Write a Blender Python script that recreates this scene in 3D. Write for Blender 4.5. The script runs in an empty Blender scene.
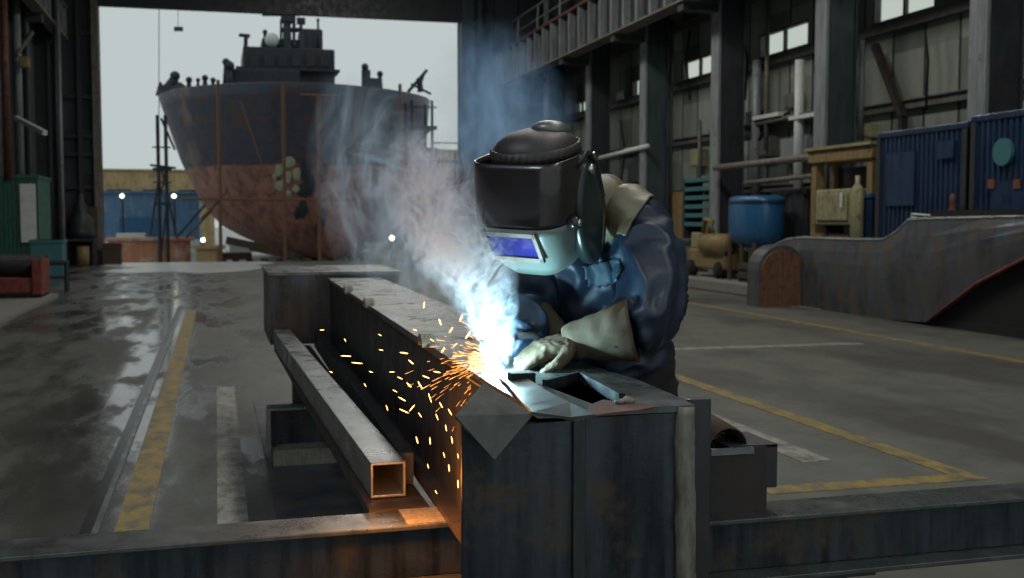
import bpy, bmesh, math, random
from mathutils import Vector, Matrix, noise
C = bpy.context.scene.collection
SC = bpy.context.scene
random.seed(11)
R = math.radians

# ------------------------------------------------------------------ camera, sky, lights, exposure
CAMH, FPX, YAW, PIT = 1.5, 1113.0, R(14.85), R(3.6)
CAM = Vector((0, 0, CAMH))
RT = Vector((math.cos(YAW), -math.sin(YAW), 0))
FW = Vector((math.sin(YAW)*math.cos(PIT), math.cos(YAW)*math.cos(PIT), -math.sin(PIT)))
UP = RT.cross(FW)
cd = bpy.data.cameras.new('camera'); cam = bpy.data.objects.new('camera', cd); C.objects.link(cam)
cam.location = CAM
cam.rotation_euler = Matrix((RT, UP, -FW)).transposed().to_euler()
cd.sensor_width = 36; cd.lens = FPX/1024*36; cd.clip_end = 500
cd.dof.use_dof = True; cd.dof.focus_distance = 2.9; cd.dof.aperture_fstop = 5.6
SC.camera = cam

w = bpy.data.worlds.new('overcast'); SC.world = w; w.use_nodes = True
wn = w.node_tree; bgn = wn.nodes['Background']
bgn.inputs[0].default_value = (0.57, 0.64, 0.64, 1); bgn.inputs[1].default_value = 0.9

def area(name, loc, rot, sx, sy, power, col):
    l = bpy.data.lights.new(name, 'AREA'); l.shape = 'RECTANGLE'; l.size = sx; l.size_y = sy
    l.energy = power; l.color = col
    o = bpy.data.objects.new(name, l); C.objects.link(o); o.location = loc; o.rotation_euler = rot
    return o
def point(name, loc, power, col, rad=.02):
    l = bpy.data.lights.new(name, 'POINT'); l.energy = power; l.color = col; l.shadow_soft_size = rad
    o = bpy.data.objects.new(name, l); C.objects.link(o); o.location = loc
    return o
# unseen fill lights added overhead to brighten the hall
for y, pw in ((0.5, 150), (8, 300), (16, 380), (24, 380), (32, 300)):
    area('overhead_fill', (4.5, y, 10.5), (0, 0, 0), 1.2, 4, pw, (1, .97, .90))
area('overhead_fill', (-2.5, 2, 6.5), (0, R(-25), 0), 1.0, 2.5, 110, (.8, .9, 1))
ARC = Vector((.705, 2.80, 1.135))
point('welding_arc', ARC + Vector((0, -.0, .02)), 20, (.48, .88, 1.0), .02)
point('spark_glow', (.46, 2.95, .80), 13.0, (1, .33, .07), .05)
SC.view_settings.view_transform = 'Standard'; SC.view_settings.look = 'None'
SC.view_settings.gamma = 1; SC.view_settings.use_curve_mapping = False
SC.view_settings.exposure = 0.0
SC.cycles.volume_step_rate = 1.0
SC.cycles.volume_max_steps = 256
SC.cycles.max_bounces = 6; SC.cycles.volume_bounces = 3
SC.cycles.sample_clamp_indirect = 4

def ray(x, y): return FW + RT*((x-512)/FPX) + UP*((289-y)/FPX)
def PY(x, y, Y): q = ray(x, y); return CAM + q*(Y/q.y)
def PX(x, y, X): q = ray(x, y); return CAM + q*(X/q.x)
def PD(x, y, d): return CAM + ray(x, y)*d
def PZ(x, y, Z): q = ray(x, y); return CAM + q*((Z-CAMH)/q.z)
def pix(p):
    v = Vector(p)-CAM; d = v.dot(FW); return (512+FPX*v.dot(RT)/d, 289-FPX*v.dot(UP)/d)

# ------------------------------------------------------------------ materials
def newmat(name):
    m = bpy.data.materials.new(name); m.use_nodes = True
    return m, m.node_tree, m.node_tree.nodes['Principled BSDF']
def N(nt, t, **k):
    n = nt.nodes.new(t)
    for a, v in k.items(): setattr(n, a, v)
    return n
def coords(nt, scale=(1, 1, 1), kind='Object'):
    tc = N(nt, 'ShaderNodeTexCoord'); mp = N(nt, 'ShaderNodeMapping')
    nt.links.new(tc.outputs[kind], mp.inputs[0]); mp.inputs['Scale'].default_value = scale
    return mp.outputs[0]
def geo(nt, scale=(1, 1, 1)):
    tc = N(nt, 'ShaderNodeNewGeometry'); mp = N(nt, 'ShaderNodeMapping')
    nt.links.new(tc.outputs['Position'], mp.inputs[0]); mp.inputs['Scale'].default_value = scale
    return mp.outputs[0]
def nz(nt, vec, scale, detail=4, rough=.6):
    n = N(nt, 'ShaderNodeTexNoise'); n.inputs['Scale'].default_value = scale
    n.inputs['Detail'].default_value = detail; n.inputs['Roughness'].default_value = rough
    nt.links.new(vec, n.inputs['Vector']); return n.outputs['Fac']
def ramp(nt, fac, stops):
    r = N(nt, 'ShaderNodeValToRGB'); nt.links.new(fac, r.inputs[0])
    e = r.color_ramp.elements
    while len(e) < len(stops): e.new(.5)
    for i, (p, c) in enumerate(stops):
        e[i].position = p; e[i].color = (c, c, c, 1) if isinstance(c, (int, float)) else (*c, 1)
    return r.outputs[0]
def mixc(nt, fac, a, b):
    m = N(nt, 'ShaderNodeMix', data_type='RGBA')
    if isinstance(fac, (int, float)): m.inputs[0].default_value = fac
    else: nt.links.new(fac, m.inputs[0])
    for i, v in ((6, a), (7, b)):
        if isinstance(v, tuple): m.inputs[i].default_value = (*v, 1)
        else: nt.links.new(v, m.inputs[i])
    return m.outputs[2]
def mth(nt, op, a, b=None, c=None, clamp=False):
    m = N(nt, 'ShaderNodeMath', operation=op, use_clamp=clamp)
    for i, v in enumerate((a, b, c)):
        if v is None: continue
        if isinstance(v, (int, float)): m.inputs[i].default_value = v
        else: nt.links.new(v, m.inputs[i])
    return m.outputs[0]
def bump(nt, b, h, s=.3, d=.01):
    n = N(nt, 'ShaderNodeBump'); n.inputs['Strength'].default_value = s; n.inputs['Distance'].default_value = d
    nt.links.new(h, n.inputs['Height']); nt.links.new(n.outputs[0], b.inputs['Normal'])

def steel(name, base, dirt, rust=None, rough=.45, metal=.5, streak=(6, 6, .8), amount=.5, sc=3, bs=.25):
    m, nt, b = newmat(name); v = geo(nt, streak)
    n1 = nz(nt, v, sc, 6, .65); n2 = nz(nt, geo(nt), sc*2.3, 5, .7)
    c = mixc(nt, ramp(nt, n1, [(.35, 0), (.65, 1)]), base, dirt)
    if rust: c = mixc(nt, ramp(nt, n2, [(.72-amount*.4, 0), (.8-amount*.25, 1)]), c, rust)
    nt.links.new(c, b.inputs['Base Color']); b.inputs['Metallic'].default_value = metal
    rr = ramp(nt, n2, [(.3, max(.08, rough-.15)), (.75, min(1, rough+.25))])
    nt.links.new(rr, b.inputs['Roughness'])
    bump(nt, b, n2, bs, .01)
    return m
def plain(name, col, rough=.6, metal=0, var=.25, sc=8, bs=.1):
    m, nt, b = newmat(name); n = nz(nt, coords(nt), sc, 4)
    c = mixc(nt, n, tuple(x*(1-var) for x in col), tuple(min(1, x*(1+var)) for x in col))
    nt.links.new(c, b.inputs['Base Color']); b.inputs['Roughness'].default_value = rough
    b.inputs['Metallic'].default_value = metal
    bump(nt, b, n, bs, .01)
    return m
def emit(name, col, s):
    m, nt, b = newmat(name); b.inputs['Base Color'].default_value = (*col, 1)
    b.inputs['Emission Color'].default_value = (*col, 1); b.inputs['Emission Strength'].default_value = s
    return m
M = {}
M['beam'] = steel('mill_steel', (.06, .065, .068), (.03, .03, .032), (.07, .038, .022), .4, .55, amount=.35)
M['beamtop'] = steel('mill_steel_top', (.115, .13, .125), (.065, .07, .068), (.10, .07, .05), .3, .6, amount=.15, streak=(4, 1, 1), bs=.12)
M['plate'] = steel('fresh_plate', (.17, .18, .17), (.11, .115, .11), None, .38, .5, bs=.12)
M['gusset'] = steel('gusset_steel', (.085, .09, .08), (.05, .052, .046), None, .6, .2, bs=.2)
M['bluesteel'] = steel('blue_steel', (.05, .065, .08), (.014, .016, .02), (.085, .06, .035), .36, .5, streak=(9, 9, 1.0), amount=.5, sc=2.2)
M['edge'] = steel('ground_edge', (.23, .23, .19), (.12, .11, .08), (.1, .08, .05), .55, .2, streak=(20, 20, 5), amount=.3)
M['rust'] = steel('rusty', (.16, .06, .035), (.08, .035, .025), (.05, .03, .025), .6, .2)
M['boxfront'] = steel('box_front', (.05, .035, .03), (.025, .025, .028), (.08, .04, .025), .5, .3, amount=.4)
M['tube'] = steel('tube_steel', (.23, .25, .26), (.15, .16, .16), (.15, .09, .06), .33, .6, streak=(4, 1, 4), amount=.15, bs=.1)
M['darksteel'] = steel('dark_paint', (.035, .042, .05), (.02, .022, .028), (.05, .035, .028), .5, .1, sc=2)
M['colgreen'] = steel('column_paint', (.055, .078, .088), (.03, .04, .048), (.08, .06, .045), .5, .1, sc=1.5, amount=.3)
M['collight'] = steel('pale_and_doorlit_paint', (.26, .29, .30), (.14, .155, .16), (.10, .08, .07), .5, .1, sc=1.5, amount=.3)
M['girt'] = steel('girt_paint', (.13, .135, .125), (.07, .07, .07), (.10, .07, .05), .6, .1)
M['crane'] = steel('crane_paint', (.20, .19, .16), (.11, .10, .085), (.14, .08, .05), .6, .1, amount=.5)
M['blue'] = steel('blue_paint', (.012, .038, .10), (.008, .02, .05), (.07, .06, .07), .4, .05, sc=1.6, amount=.2)
M['bluetank'] = steel('blue_tank_paint', (.02, .09, .24), (.02, .12, .24), (.10, .12, .14), .35, .05, sc=1.6, amount=.2)
M['yellow'] = steel('ochre_paint', (.27, .19, .075), (.17, .12, .05), (.12, .07, .03), .6, .05, amount=.4)
M['cream'] = steel('cream_paint', (.33, .32, .18), (.2, .18, .095), (.14, .09, .04), .6, .05, amount=.4)
M['green'] = steel('green_paint', (.03, .16, .11), (.02, .09, .07), (.06, .06, .04), .5, .05)
M['teal'] = plain('teal_paint', (.04, .15, .17))
M['orange'] = steel('orange_paint', (.22, .07, .03), (.15, .045, .02), (.06, .03, .02), .6, .05)
M['redpaint'] = steel('red_paint', (.24, .04, .025), (.12, .025, .02), (.05, .025, .02), .6, .05)
M['black'] = plain('black_rubber', (.008, .008, .009), .95)
M['timber'] = plain('timber', (.07, .045, .03), .85)
M['wooddoor'] = steel('brown_boards', (.19, .085, .045), (.10, .045, .025), (.06, .03, .02), .75, 0, streak=(9, 9, .5))
M['white'] = plain('white_paint', (.6, .62, .6), .5)
M['hullsheet'] = steel('weathered_sheet', (.10, .115, .135), (.045, .05, .06), (.105, .08, .058), .5, .3, streak=(2, 2, .7), amount=.65, sc=1.6)
M['concrete'] = plain('kerb_concrete', (.19, .185, .165), .8)
M['scaffold'] = plain('scaffold_tube', (.17, .09, .05), .6, .2)
M['scafdark'] = plain('dark_scaffold', (.03, .035, .045), .6, .2)
# clothing
def cloth(name, a, b_, sc=30, rough=.6, bs=.5, sheen=0):
    m, nt, b = newmat(name)
    n = nz(nt, coords(nt), 6, 5); f = nz(nt, coords(nt), sc*8, 2)
    nt.links.new(mixc(nt, n, a, b_), b.inputs['Base Color']); b.inputs['Roughness'].default_value = rough
    b.inputs['Sheen Weight'].default_value = sheen
    bump(nt, b, mth(nt, 'ADD', n, mth(nt, 'MULTIPLY', f, .25)), bs, .006)
    return m
M['jacket'] = cloth('navy_work_jacket', (.006, .012, .028), (.013, .025, .05), rough=.42)
M['trouser'] = cloth('dark_work_trousers', (.010, .010, .015), (.022, .012, .012), rough=.95)
M['yoke'] = cloth('tan_leather', (.10, .085, .05), (.17, .15, .09), rough=.45, sheen=0)
M['glove'] = cloth('suede_glove', (.038, .027, .015), (.085, .058, .033), rough=.85)
M['glovelit'] = cloth('painted_arclit_glove', (.25, .3, .25), (.36, .38, .3), rough=.8)  # glove colour with the arc's light painted in
M['cap'] = cloth('welding_cap', (.016, .012, .013), (.035, .028, .028), rough=.5)
M['skin'] = plain('skin', (.35, .2, .14), .5)
M['boot'] = plain('boot_leather', (.02, .015, .012), .5)
m, nt, b = newmat('helmet_shell'); M['helmet'] = m
nt.links.new(mixc(nt, nz(nt, coords(nt), 14, 5), (.010, .008, .009), (.026, .019, .020)), b.inputs['Base Color'])
b.inputs['Roughness'].default_value = .3; b.inputs['Coat Weight'].default_value = .4
bump(nt, b, nz(nt, coords(nt), 30, 4), .08, .005)
m, nt, b = newmat('helmet_side'); M['helmetside'] = m
b.inputs['Base Color'].default_value = (.014, .022, .022, 1); b.inputs['Roughness'].default_value = .28
m, nt, b = newmat('helmet_chin'); M['helmetchin'] = m
b.inputs['Base Color'].default_value = (.13, .16, .155, 1); b.inputs['Roughness'].default_value = .35
m, nt, b = newmat('welding_lens'); M['lens'] = m
nt.links.new(mixc(nt, nz(nt, coords(nt), 9, 2), (.008, .008, .10), (.02, .03, .26)), b.inputs['Base Color'])
b.inputs['Roughness'].default_value = .12; b.inputs['Coat Weight'].default_value = .6
m, nt, b = newmat('chrome'); M['chrome'] = m
b.inputs['Base Color'].default_value = (.6, .6, .6, 1); b.inputs['Metallic'].default_value = 1; b.inputs['Roughness'].default_value = .25
m, nt, b = newmat('glass'); M['glass'] = m
b.inputs['Base Color'].default_value = (.95, .96, .85, 1); b.inputs['Transmission Weight'].default_value = 1
b.inputs['Roughness'].default_value = .1; b.inputs['IOR'].default_value = 1.02
M['yardlamp'] = emit('yard_lamp', (1, .93, .7), 6)
M['spark'] = emit('hot_spark', (1, .46, .13), 5)
M['sparkfine'] = emit('fine_spark', (1, .36, .07), 2.6)
M['weldpool'] = emit('weld_pool', (.85, .95, 1), 30)

# concrete floor: wet on the left
m, nt, b = newmat('hall_concrete'); M['floor'] = m
g = geo(nt); n1 = nz(nt, geo(nt, (1, .45, 1)), .55, 6, .62); n2 = nz(nt, geo(nt, (1, .8, 1)), 2.6, 8, .72); n3 = nz(nt, g, 14, 5, .6)
c = mixc(nt, ramp(nt, n2, [(.3, 0), (.7, 1)]), (.085, .09, .075), (.15, .155, .13))
c = mixc(nt, ramp(nt, n1, [(.40, .8), (.54, 0)]), c, (.045, .042, .038))
c = mixc(nt, mth(nt, 'MULTIPLY', n3, .35), c, (.06, .058, .05))
sp = N(nt, 'ShaderNodeSeparateXYZ'); nt.links.new(g, sp.inputs[0])
left = mth(nt, 'SUBTRACT', 1, mth(nt, 'MULTIPLY_ADD', sp.outputs[0], .55, .1), clamp=True)   # the left aisle is damp
left = mth(nt, 'MINIMUM', left, 1, clamp=True)
c = mixc(nt, mth(nt, 'MULTIPLY', left, .35), c, (.045, .043, .045))
wetn = ramp(nt, nz(nt, geo(nt, (1.3, .35, 1)), 1.1, 5, .6), [(.44, 0), (.58, 1)])
band = mth(nt, 'SUBTRACT', 1, mth(nt, 'MULTIPLY', mth(nt, 'ABSOLUTE', mth(nt, 'ADD', sp.outputs[0], .62)), 1.6), clamp=True)
wet = mth(nt, 'MAXIMUM', mth(nt, 'MULTIPLY', wetn, left), mth(nt, 'MULTIPLY', ramp(nt, nz(nt, geo(nt, (1, .3, 1)), 2.2, 4), [(.36, 0), (.5, 1)]), ramp(nt, band, [(.35, 0), (.6, 1)])))
nt.links.new(c, b.inputs['Base Color'])
nt.links.new(mth(nt, 'SUBTRACT', mth(nt, 'MULTIPLY_ADD', n3, .25, .42), mth(nt, 'MULTIPLY', wet, .42)), b.inputs['Roughness'])
dry = mth(nt, 'SUBTRACT', 1, mth(nt, 'MULTIPLY', wet, .8))
bump(nt, b, mth(nt, 'MULTIPLY', n3, dry), .35, .008)

m, nt, b = newmat('yard_ground'); M['yard'] = m
nt.links.new(mixc(nt, nz(nt, geo(nt), .4, 6), (.20, .20, .19), (.38, .38, .36)), b.inputs['Base Color'])
b.inputs['Roughness'].default_value = .35

def paint(name, col):
    m, nt, b = newmat(name)
    n = nz(nt, geo(nt, (1, .6, 1)), 9, 7, .75)
    nt.links.new(mixc(nt, ramp(nt, n, [(.42, 1), (.62, 0)]), (.10, .095, .08), col), b.inputs['Base Color'])
    b.inputs['Roughness'].default_value = .5
    return m
M['yline'] = paint('yellow_line_paint', (.30, .21, .06))
M['wline'] = paint('white_line_paint', (.30, .29, .26))
M['wet'] = plain('groove_dark', (.02, .02, .02), .3)

# sheet cladding with seams (along Y or X)
def cladding(name, axis, pitch, a, b_, seam):
    m, nt, b = newmat(name)
    sp = N(nt, 'ShaderNodeSeparateXYZ'); nt.links.new(geo(nt), sp.inputs[0]); s = sp.outputs[axis]
    q = mth(nt, 'DIVIDE', s, pitch); fr = mth(nt, 'FRACT', q)
    wnz = N(nt, 'ShaderNodeTexWhiteNoise', noise_dimensions='2D')
    cb = N(nt, 'ShaderNodeCombineXYZ'); nt.links.new(mth(nt, 'FLOOR', q), cb.inputs[0])
    nt.links.new(mth(nt, 'FLOOR', mth(nt, 'DIVIDE', sp.outputs[2], 1.5)), cb.inputs[1]); nt.links.new(cb.outputs[0], wnz.inputs[0])
    n = nz(nt, geo(nt, (1.5, 1.5, .5)), 1.3, 6, .7)
    f = mth(nt, 'ADD', mth(nt, 'MULTIPLY', wnz.outputs[0], .55), mth(nt, 'MULTIPLY', n, .5))
    c = mixc(nt, ramp(nt, f, [(.2, 0), (.85, 1)]), a, b_)
    sm = mth(nt, 'LESS_THAN', fr, .07)
    nt.links.new(mixc(nt, sm, c, seam), b.inputs['Base Color']); b.inputs['Roughness'].default_value = .7
    bump(nt, b, fr, .3, .03)
    return m
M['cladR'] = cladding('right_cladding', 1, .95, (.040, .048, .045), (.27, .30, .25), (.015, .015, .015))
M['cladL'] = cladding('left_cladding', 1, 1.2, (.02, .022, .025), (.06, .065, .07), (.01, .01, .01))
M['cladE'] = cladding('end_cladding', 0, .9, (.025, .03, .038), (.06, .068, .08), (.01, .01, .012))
M['roof'] = plain('roof_sheet', (.04, .045, .05), .8)

# ship hull paint: navy topsides over faded red, stained
m, nt, b = newmat('hull_paint'); M['hull'] = m
g = geo(nt); sp = N(nt, 'ShaderNodeSeparateXYZ'); nt.links.new(g, sp.inputs[0])
nb = nz(nt, g, .5, 5); ns = nz(nt, geo(nt, (2.2, 2.2, .22)), 1.4, 6, .7); nf = nz(nt, g, 2.2, 7, .7)
lvl = mth(nt, 'ADD', sp.outputs[2], mth(nt, 'MULTIPLY', nb, .5))
top = ramp(nt, mth(nt, 'SUBTRACT', lvl, 3.55), [(.47, 0), (.53, 1)])
navy = mixc(nt, ns, (.022, .032, .055), (.05, .075, .12))
navy = mixc(nt, ramp(nt, nf, [(.46, 0), (.62, .85)]), navy, (.11, .055, .035)); navy = mixc(nt, ramp(nt, nz(nt, geo(nt, (1, 1, .6)), .45, 3), [(.54, 0), (.64, .8)]), navy, (.20, .15, .12))
red = mixc(nt, ns, (.18, .055, .04), (.46, .25, .19))
red = mixc(nt, ramp(nt, nf, [(.46, 0), (.66, .85)]), red, (.07, .03, .035)); red = mixc(nt, ramp(nt, nz(nt, geo(nt, (1, 1, .5)), .4, 3), [(.54, 0), (.64, .6)]), red, (.10, .03, .03))
nt.links.new(mixc(nt, top, red, navy), b.inputs['Base Color']); b.inputs['Roughness'].default_value = .55
bump(nt, b, nf, .3, .05)
M['superstructure'] = steel('superstructure_paint', (.035, .04, .05), (.02, .025, .035), (.07, .04, .03), .6, .1, sc=1)
M['primer'] = plain('pale_green_primer', (.33, .36, .24), .7)

# ------------------------------------------------------------------ mesh helpers
def link(name, bm, mat, parent=None, smooth=False, bevel=0):
    me = bpy.data.meshes.new(name); bmesh.ops.recalc_face_normals(bm, faces=bm.faces[:]); bm.to_mesh(me); bm.free()
    if mat: me.materials.append(mat)
    if smooth:
        for p in me.polygons: p.use_smooth = True
    o = bpy.data.objects.new(name, me); C.objects.link(o)
    if parent: o.parent = parent; o.matrix_parent_inverse = Matrix.Translation(-parent.location) if parent.type == 'EMPTY' else Matrix()
    if bevel:
        md = o.modifiers.new('bevel', 'BEVEL'); md.width = bevel; md.segments = 2; md.limit_method = 'ANGLE'
    return o
def tag(o, label=None, cat=None, group=None, kind=None):
    if label: o['label'] = label
    if cat: o['category'] = cat
    if group: o['group'] = group
    if kind: o['kind'] = kind
    return o
def empty(name, loc, label, cat, group=None):
    o = bpy.data.objects.new(name, None); C.objects.link(o); o.location = loc; bpy.context.view_layer.update
    return tag(o, label, cat, group)
def box(bm, x0, x1, y0, y1, z0, z1):
    vs = [bm.verts.new((x, y, z)) for z in (z0, z1) for x, y in ((x0, y0), (x1, y0), (x1, y1), (x0, y1))]
    for f in ((0, 3, 2, 1), (4, 5, 6, 7), (0, 1, 5, 4), (1, 2, 6, 5), (2, 3, 7, 6), (3, 0, 4, 7)): bm.faces.new([vs[i] for i in f])
    return bm
def B(*a):
    bm = bmesh.new()
    for t in a: box(bm, *t)
    return bm
def frame_of(d):
    d = d.normalized(); a = Vector((0, 0, 1)) if abs(d.z) < .9 else Vector((0, 1, 0))
    s = d.cross(a).normalized(); return s, s.cross(d).normalized()
def tube(bm, pts, r, n=8, closed=False):
    pts = [Vector(p) for p in pts]; rings = []
    for i, p in enumerate(pts):
        d = (pts[min(i+1, len(pts)-1)] - pts[max(i-1, 0)])
        s, t = frame_of(d); rr = r[i] if isinstance(r, (list, tuple)) else r
        rings.append([bm.verts.new(p + (s*math.cos(2*math.pi*k/n) + t*math.sin(2*math.pi*k/n))*rr) for k in range(n)])
    for a, b_ in zip(rings, rings[1:]):
        for k in range(n): bm.faces.new((a[k], a[(k+1) % n], b_[(k+1) % n], b_[k]))
    bm.faces.new(rings[0][::-1]); bm.faces.new(rings[-1])
    return bm
def bar(bm, p, q, w_, h_):      # rectangular bar between two points
    p, q = Vector(p), Vector(q); s, t = frame_of(q-p); vs = []
    for c0 in (p, q):
        for a, b_ in ((-1, -1), (1, -1), (1, 1), (-1, 1)): vs.append(bm.verts.new(c0 + s*a*w_/2 + t*b_*h_/2))
    for f in ((0, 3, 2, 1), (4, 5, 6, 7), (0, 1, 5, 4), (1, 2, 6, 5), (2, 3, 7, 6), (3, 0, 4, 7)): bm.faces.new([vs[i] for i in f])
    return bm
def loft(bm, rings, caps=True):     # rings: lists of points of equal length
    vr = [[bm.verts.new(p) for p in rg] for rg in rings]; n = len(vr[0])
    for a, b_ in zip(vr, vr[1:]):
        for k in range(n): bm.faces.new((a[k], a[(k+1) % n], b_[(k+1) % n], b_[k]))
    if caps: bm.faces.new(vr[0][::-1]); bm.faces.new(vr[-1])
    return bm
def ell(c, a, b_, n=20, e=2.0):     # superellipse ring about c with half axes a, b (vectors)
    out = []
    for k in range(n):
        t = 2*math.pi*k/n; x, y = math.cos(t), math.sin(t)
        out.append(Vector(c) + a*math.copysign(abs(x)**(2/e), x) + b_*math.copysign(abs(y)**(2/e), y))
    return out
def prism(bm, poly, ax, a, b_):     # polygon in the two other axes extruded along axis ax
    def mk(u, v, s): return {0: (s, u, v), 1: (u, s, v), 2: (u, v, s)}[ax]
    A = [bm.verts.new(mk(u, v, a)) for u, v in poly]; D = [bm.verts.new(mk(u, v, b_)) for u, v in poly]; n = len(poly)
    for k in range(n): bm.faces.new((A[k], A[(k+1) % n], D[(k+1) % n], D[k]))
    bm.faces.new(A[::-1]); bm.faces.new(D); return bm
def ball(bm, c, r, sx=1, sy=1, sz=1, n=12):
    mtx = Matrix.Translation(c) @ Matrix.Diagonal((r*sx, r*sy, r*sz, 1))
    bmesh.ops.create_uvsphere(bm, u_segments=n, v_segments=max(6, n*2//3), radius=1, matrix=mtx); return bm
def S(name, bm, mat, bevel=0): return tag(link(name, bm, mat, None, False, bevel), kind='structure')

# ------------------------------------------------------------------ the hall
S('floor', B((-6.5, 12.2, -3, 40.2, -.3, 0)), M['floor'])
ZD, YE = 8.58, 40.0
# yard beyond the door lies lower
S('ground', B((-120, 160, 40.2, 260, -.9, -.42)), M['yard'])
wins = [(16.9, 18.8, 5.12, 5.95), (21.15, 23.35, 5.12, 5.68), (25.6, 27.7, 5.12, 5.66), (30.3, 31.4, 5.08, 5.62), (32.1, 32.8, 5.08, 5.45), (35.6, 36.8, 5.05, 5.5)]
bm = B((12.0, 12.2, -3, 40.2, 0, 5.0), (12.0, 12.2, -3, 40.2, 6.0, 13))
yy = -3
for (a, b_, z0, z1) in wins:
    box(bm, 12.0, 12.2, yy, a, 5.0, 6.0); box(bm, 12.0, 12.2, a, b_, 5.0, z0); box(bm, 12.0, 12.2, a, b_, z1, 6.0); yy = b_
box(bm, 12.0, 12.2, yy, 40.2, 5.0, 6.0)
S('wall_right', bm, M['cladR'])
for i, (a, b_, z0, z1) in enumerate(wins):
    o = S('window_%d' % (i+1), B((12.02, 12.14, a, b_, z0, z0+.05), (12.02, 12.14, a, b_, z1-.05, z1), (12.02, 12.14, a, a+.05, z0, z1), (12.02, 12.14, b_-.05, b_, z0, z1), (12.04, 12.12, (a+b_)/2-.03, (a+b_)/2+.03, z0, z1)), M['girt'])
    g_ = link('pane', B((12.07, 12.08, a+.05, b_-.05, z0+.05, z1-.05)), M['glass'], o)
for i, (z, h_, mt) in enumerate(((4.9, .16, 'girt'), (3.45, .14, 'girt'), (2.1, .14, 'girt'), (6.45, .16, 'girt'), (7.9, .16, 'girt'))):
    S('trim_%d' % (i+1), B((11.86, 12.0, 12, 40, z, z+h_), (11.80, 12.0, 12, 40, z+h_, z+h_+.02)), M[mt])
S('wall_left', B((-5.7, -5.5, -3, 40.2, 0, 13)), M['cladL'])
lx, rx = -3.70, 8.62
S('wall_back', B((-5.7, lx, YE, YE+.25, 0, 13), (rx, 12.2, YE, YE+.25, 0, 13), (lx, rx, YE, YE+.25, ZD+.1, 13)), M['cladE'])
S('ceiling', B((-5.7, 12.2, -3, 40.2, 13, 13.2)), M['roof'])
# door frame: jambs and the deep header over the opening
dr = S('door_1', B((lx, rx+.6, YE-.25, YE-.01, ZD, ZD+1.1)), M['darksteel'])
link('jamb', B((lx-.22, lx, YE-.35, YE+.3, 0, ZD+.6)), M['crane'], dr)
link('jamb', B((rx, rx+.45, YE-.45, YE+.3, 0, ZD+1.1), (rx+.6, rx+.75, YE-.45, YE-.01, 0, ZD+1.1)), M['colgreen'], dr)
# frame of the end wall left of the door
for i, z in enumerate((.55, 2.5, 3.6, 4.2, 5.5, 7.6)):
    S('trim_%d' % (i+10), B((-5.5, lx-.22, YE-.18, YE-.01, z, z+.13)), M['darksteel'])
for i, x in enumerate((-5.1, -4.4)):
    S('trim_%d' % (i+20), B((x, x+.14, YE-.3, YE-.19, 0, 12.9)), M['darksteel'])
# raised bay slab with kerb
S('trim_30', B((9.9, 12.0, 12.9, 36, 0, .24)), M['concrete'], .03)
# floor markings: thin paint
def strip(x0, x1, y0, y1, m, z=.004): return B((x0, x1, y0, y1, 0, z))
def mark(nm, lab, grp, *a): tag(link(nm, strip(*a[:4], None), M[a[4]]), lab, 'floor marking', grp, 'structure')
S('trim_40', strip(-.50, -.34, 3.5, 19, None), M['yline'])
S('trim_41', strip(-.02, .13, 5.2, 10.2, None), M['wline'])
S('trim_42', strip(4.13, 4.28, 5.5, 11.8, None), M['yline'])
S('trim_43', strip(2.9, 4.28, 5.42, 5.58, None, .005), M['yline'])
S('trim_44', strip(8.1, 8.25, 6, 19, None), M['yline'])
S('trim_45', strip(4.8, 7.5, 11.75, 11.95, None), M['wline'])
S('trim_46', strip(3.47, 3.68, 6.1, 7.9, None), M['wline'])
S('trim_47', strip(-.66, -.60, 3.0, 20, None, .003), M['wet'])
S('trim_48', strip(-.60, -.57, 3.0, 20, None, .012), M['tube'])

# right-hand columns
collab = ['far column nearest the yard door', 'column between the two smallest lit windows', 'column left of the paired lit windows behind the helmet',
          'column above the yellow machine on the raised bay', 'column left of the ochre gantry frame', 'column rising behind the dark blue enclosure']
for i, y in enumerate((36.7, 32.2, 27.7, 23.3, 18.75, 14.3)):
    e = empty('steel_column', (11.2, y, 0), 'grey green H-section steel ' + collab[i], 'column', 'hall columns along the right wall')
    z0 = .24 if 12.9 < y < 36 else 0
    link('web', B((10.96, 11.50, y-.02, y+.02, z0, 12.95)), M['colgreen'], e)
    link('front_flange', B((10.90, 10.96, y-.2, y+.2, z0, 12.95)), M['collight'], e)  # paler than the web: door light put into its colour
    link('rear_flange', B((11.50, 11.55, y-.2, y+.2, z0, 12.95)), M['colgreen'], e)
    bm = bmesh.new()
    for z in (1.6, 3.1, 4.6, 6.0): box(bm, 10.96, 11.50, y-.18, y+.18, z, z+.03)
    link('stiffener', bm, M['colgreen'], e)
    link('cover_plate', B((10.98, 11.48, y-.19, y-.17, z0+.02, 6.0)), M['darksteel'] if i % 2 else M['colgreen'], e)
    link('bracket', B((10.05, 10.96, y-.15, y+.15, 6.12, 6.3)), M['darksteel'], e)
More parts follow.
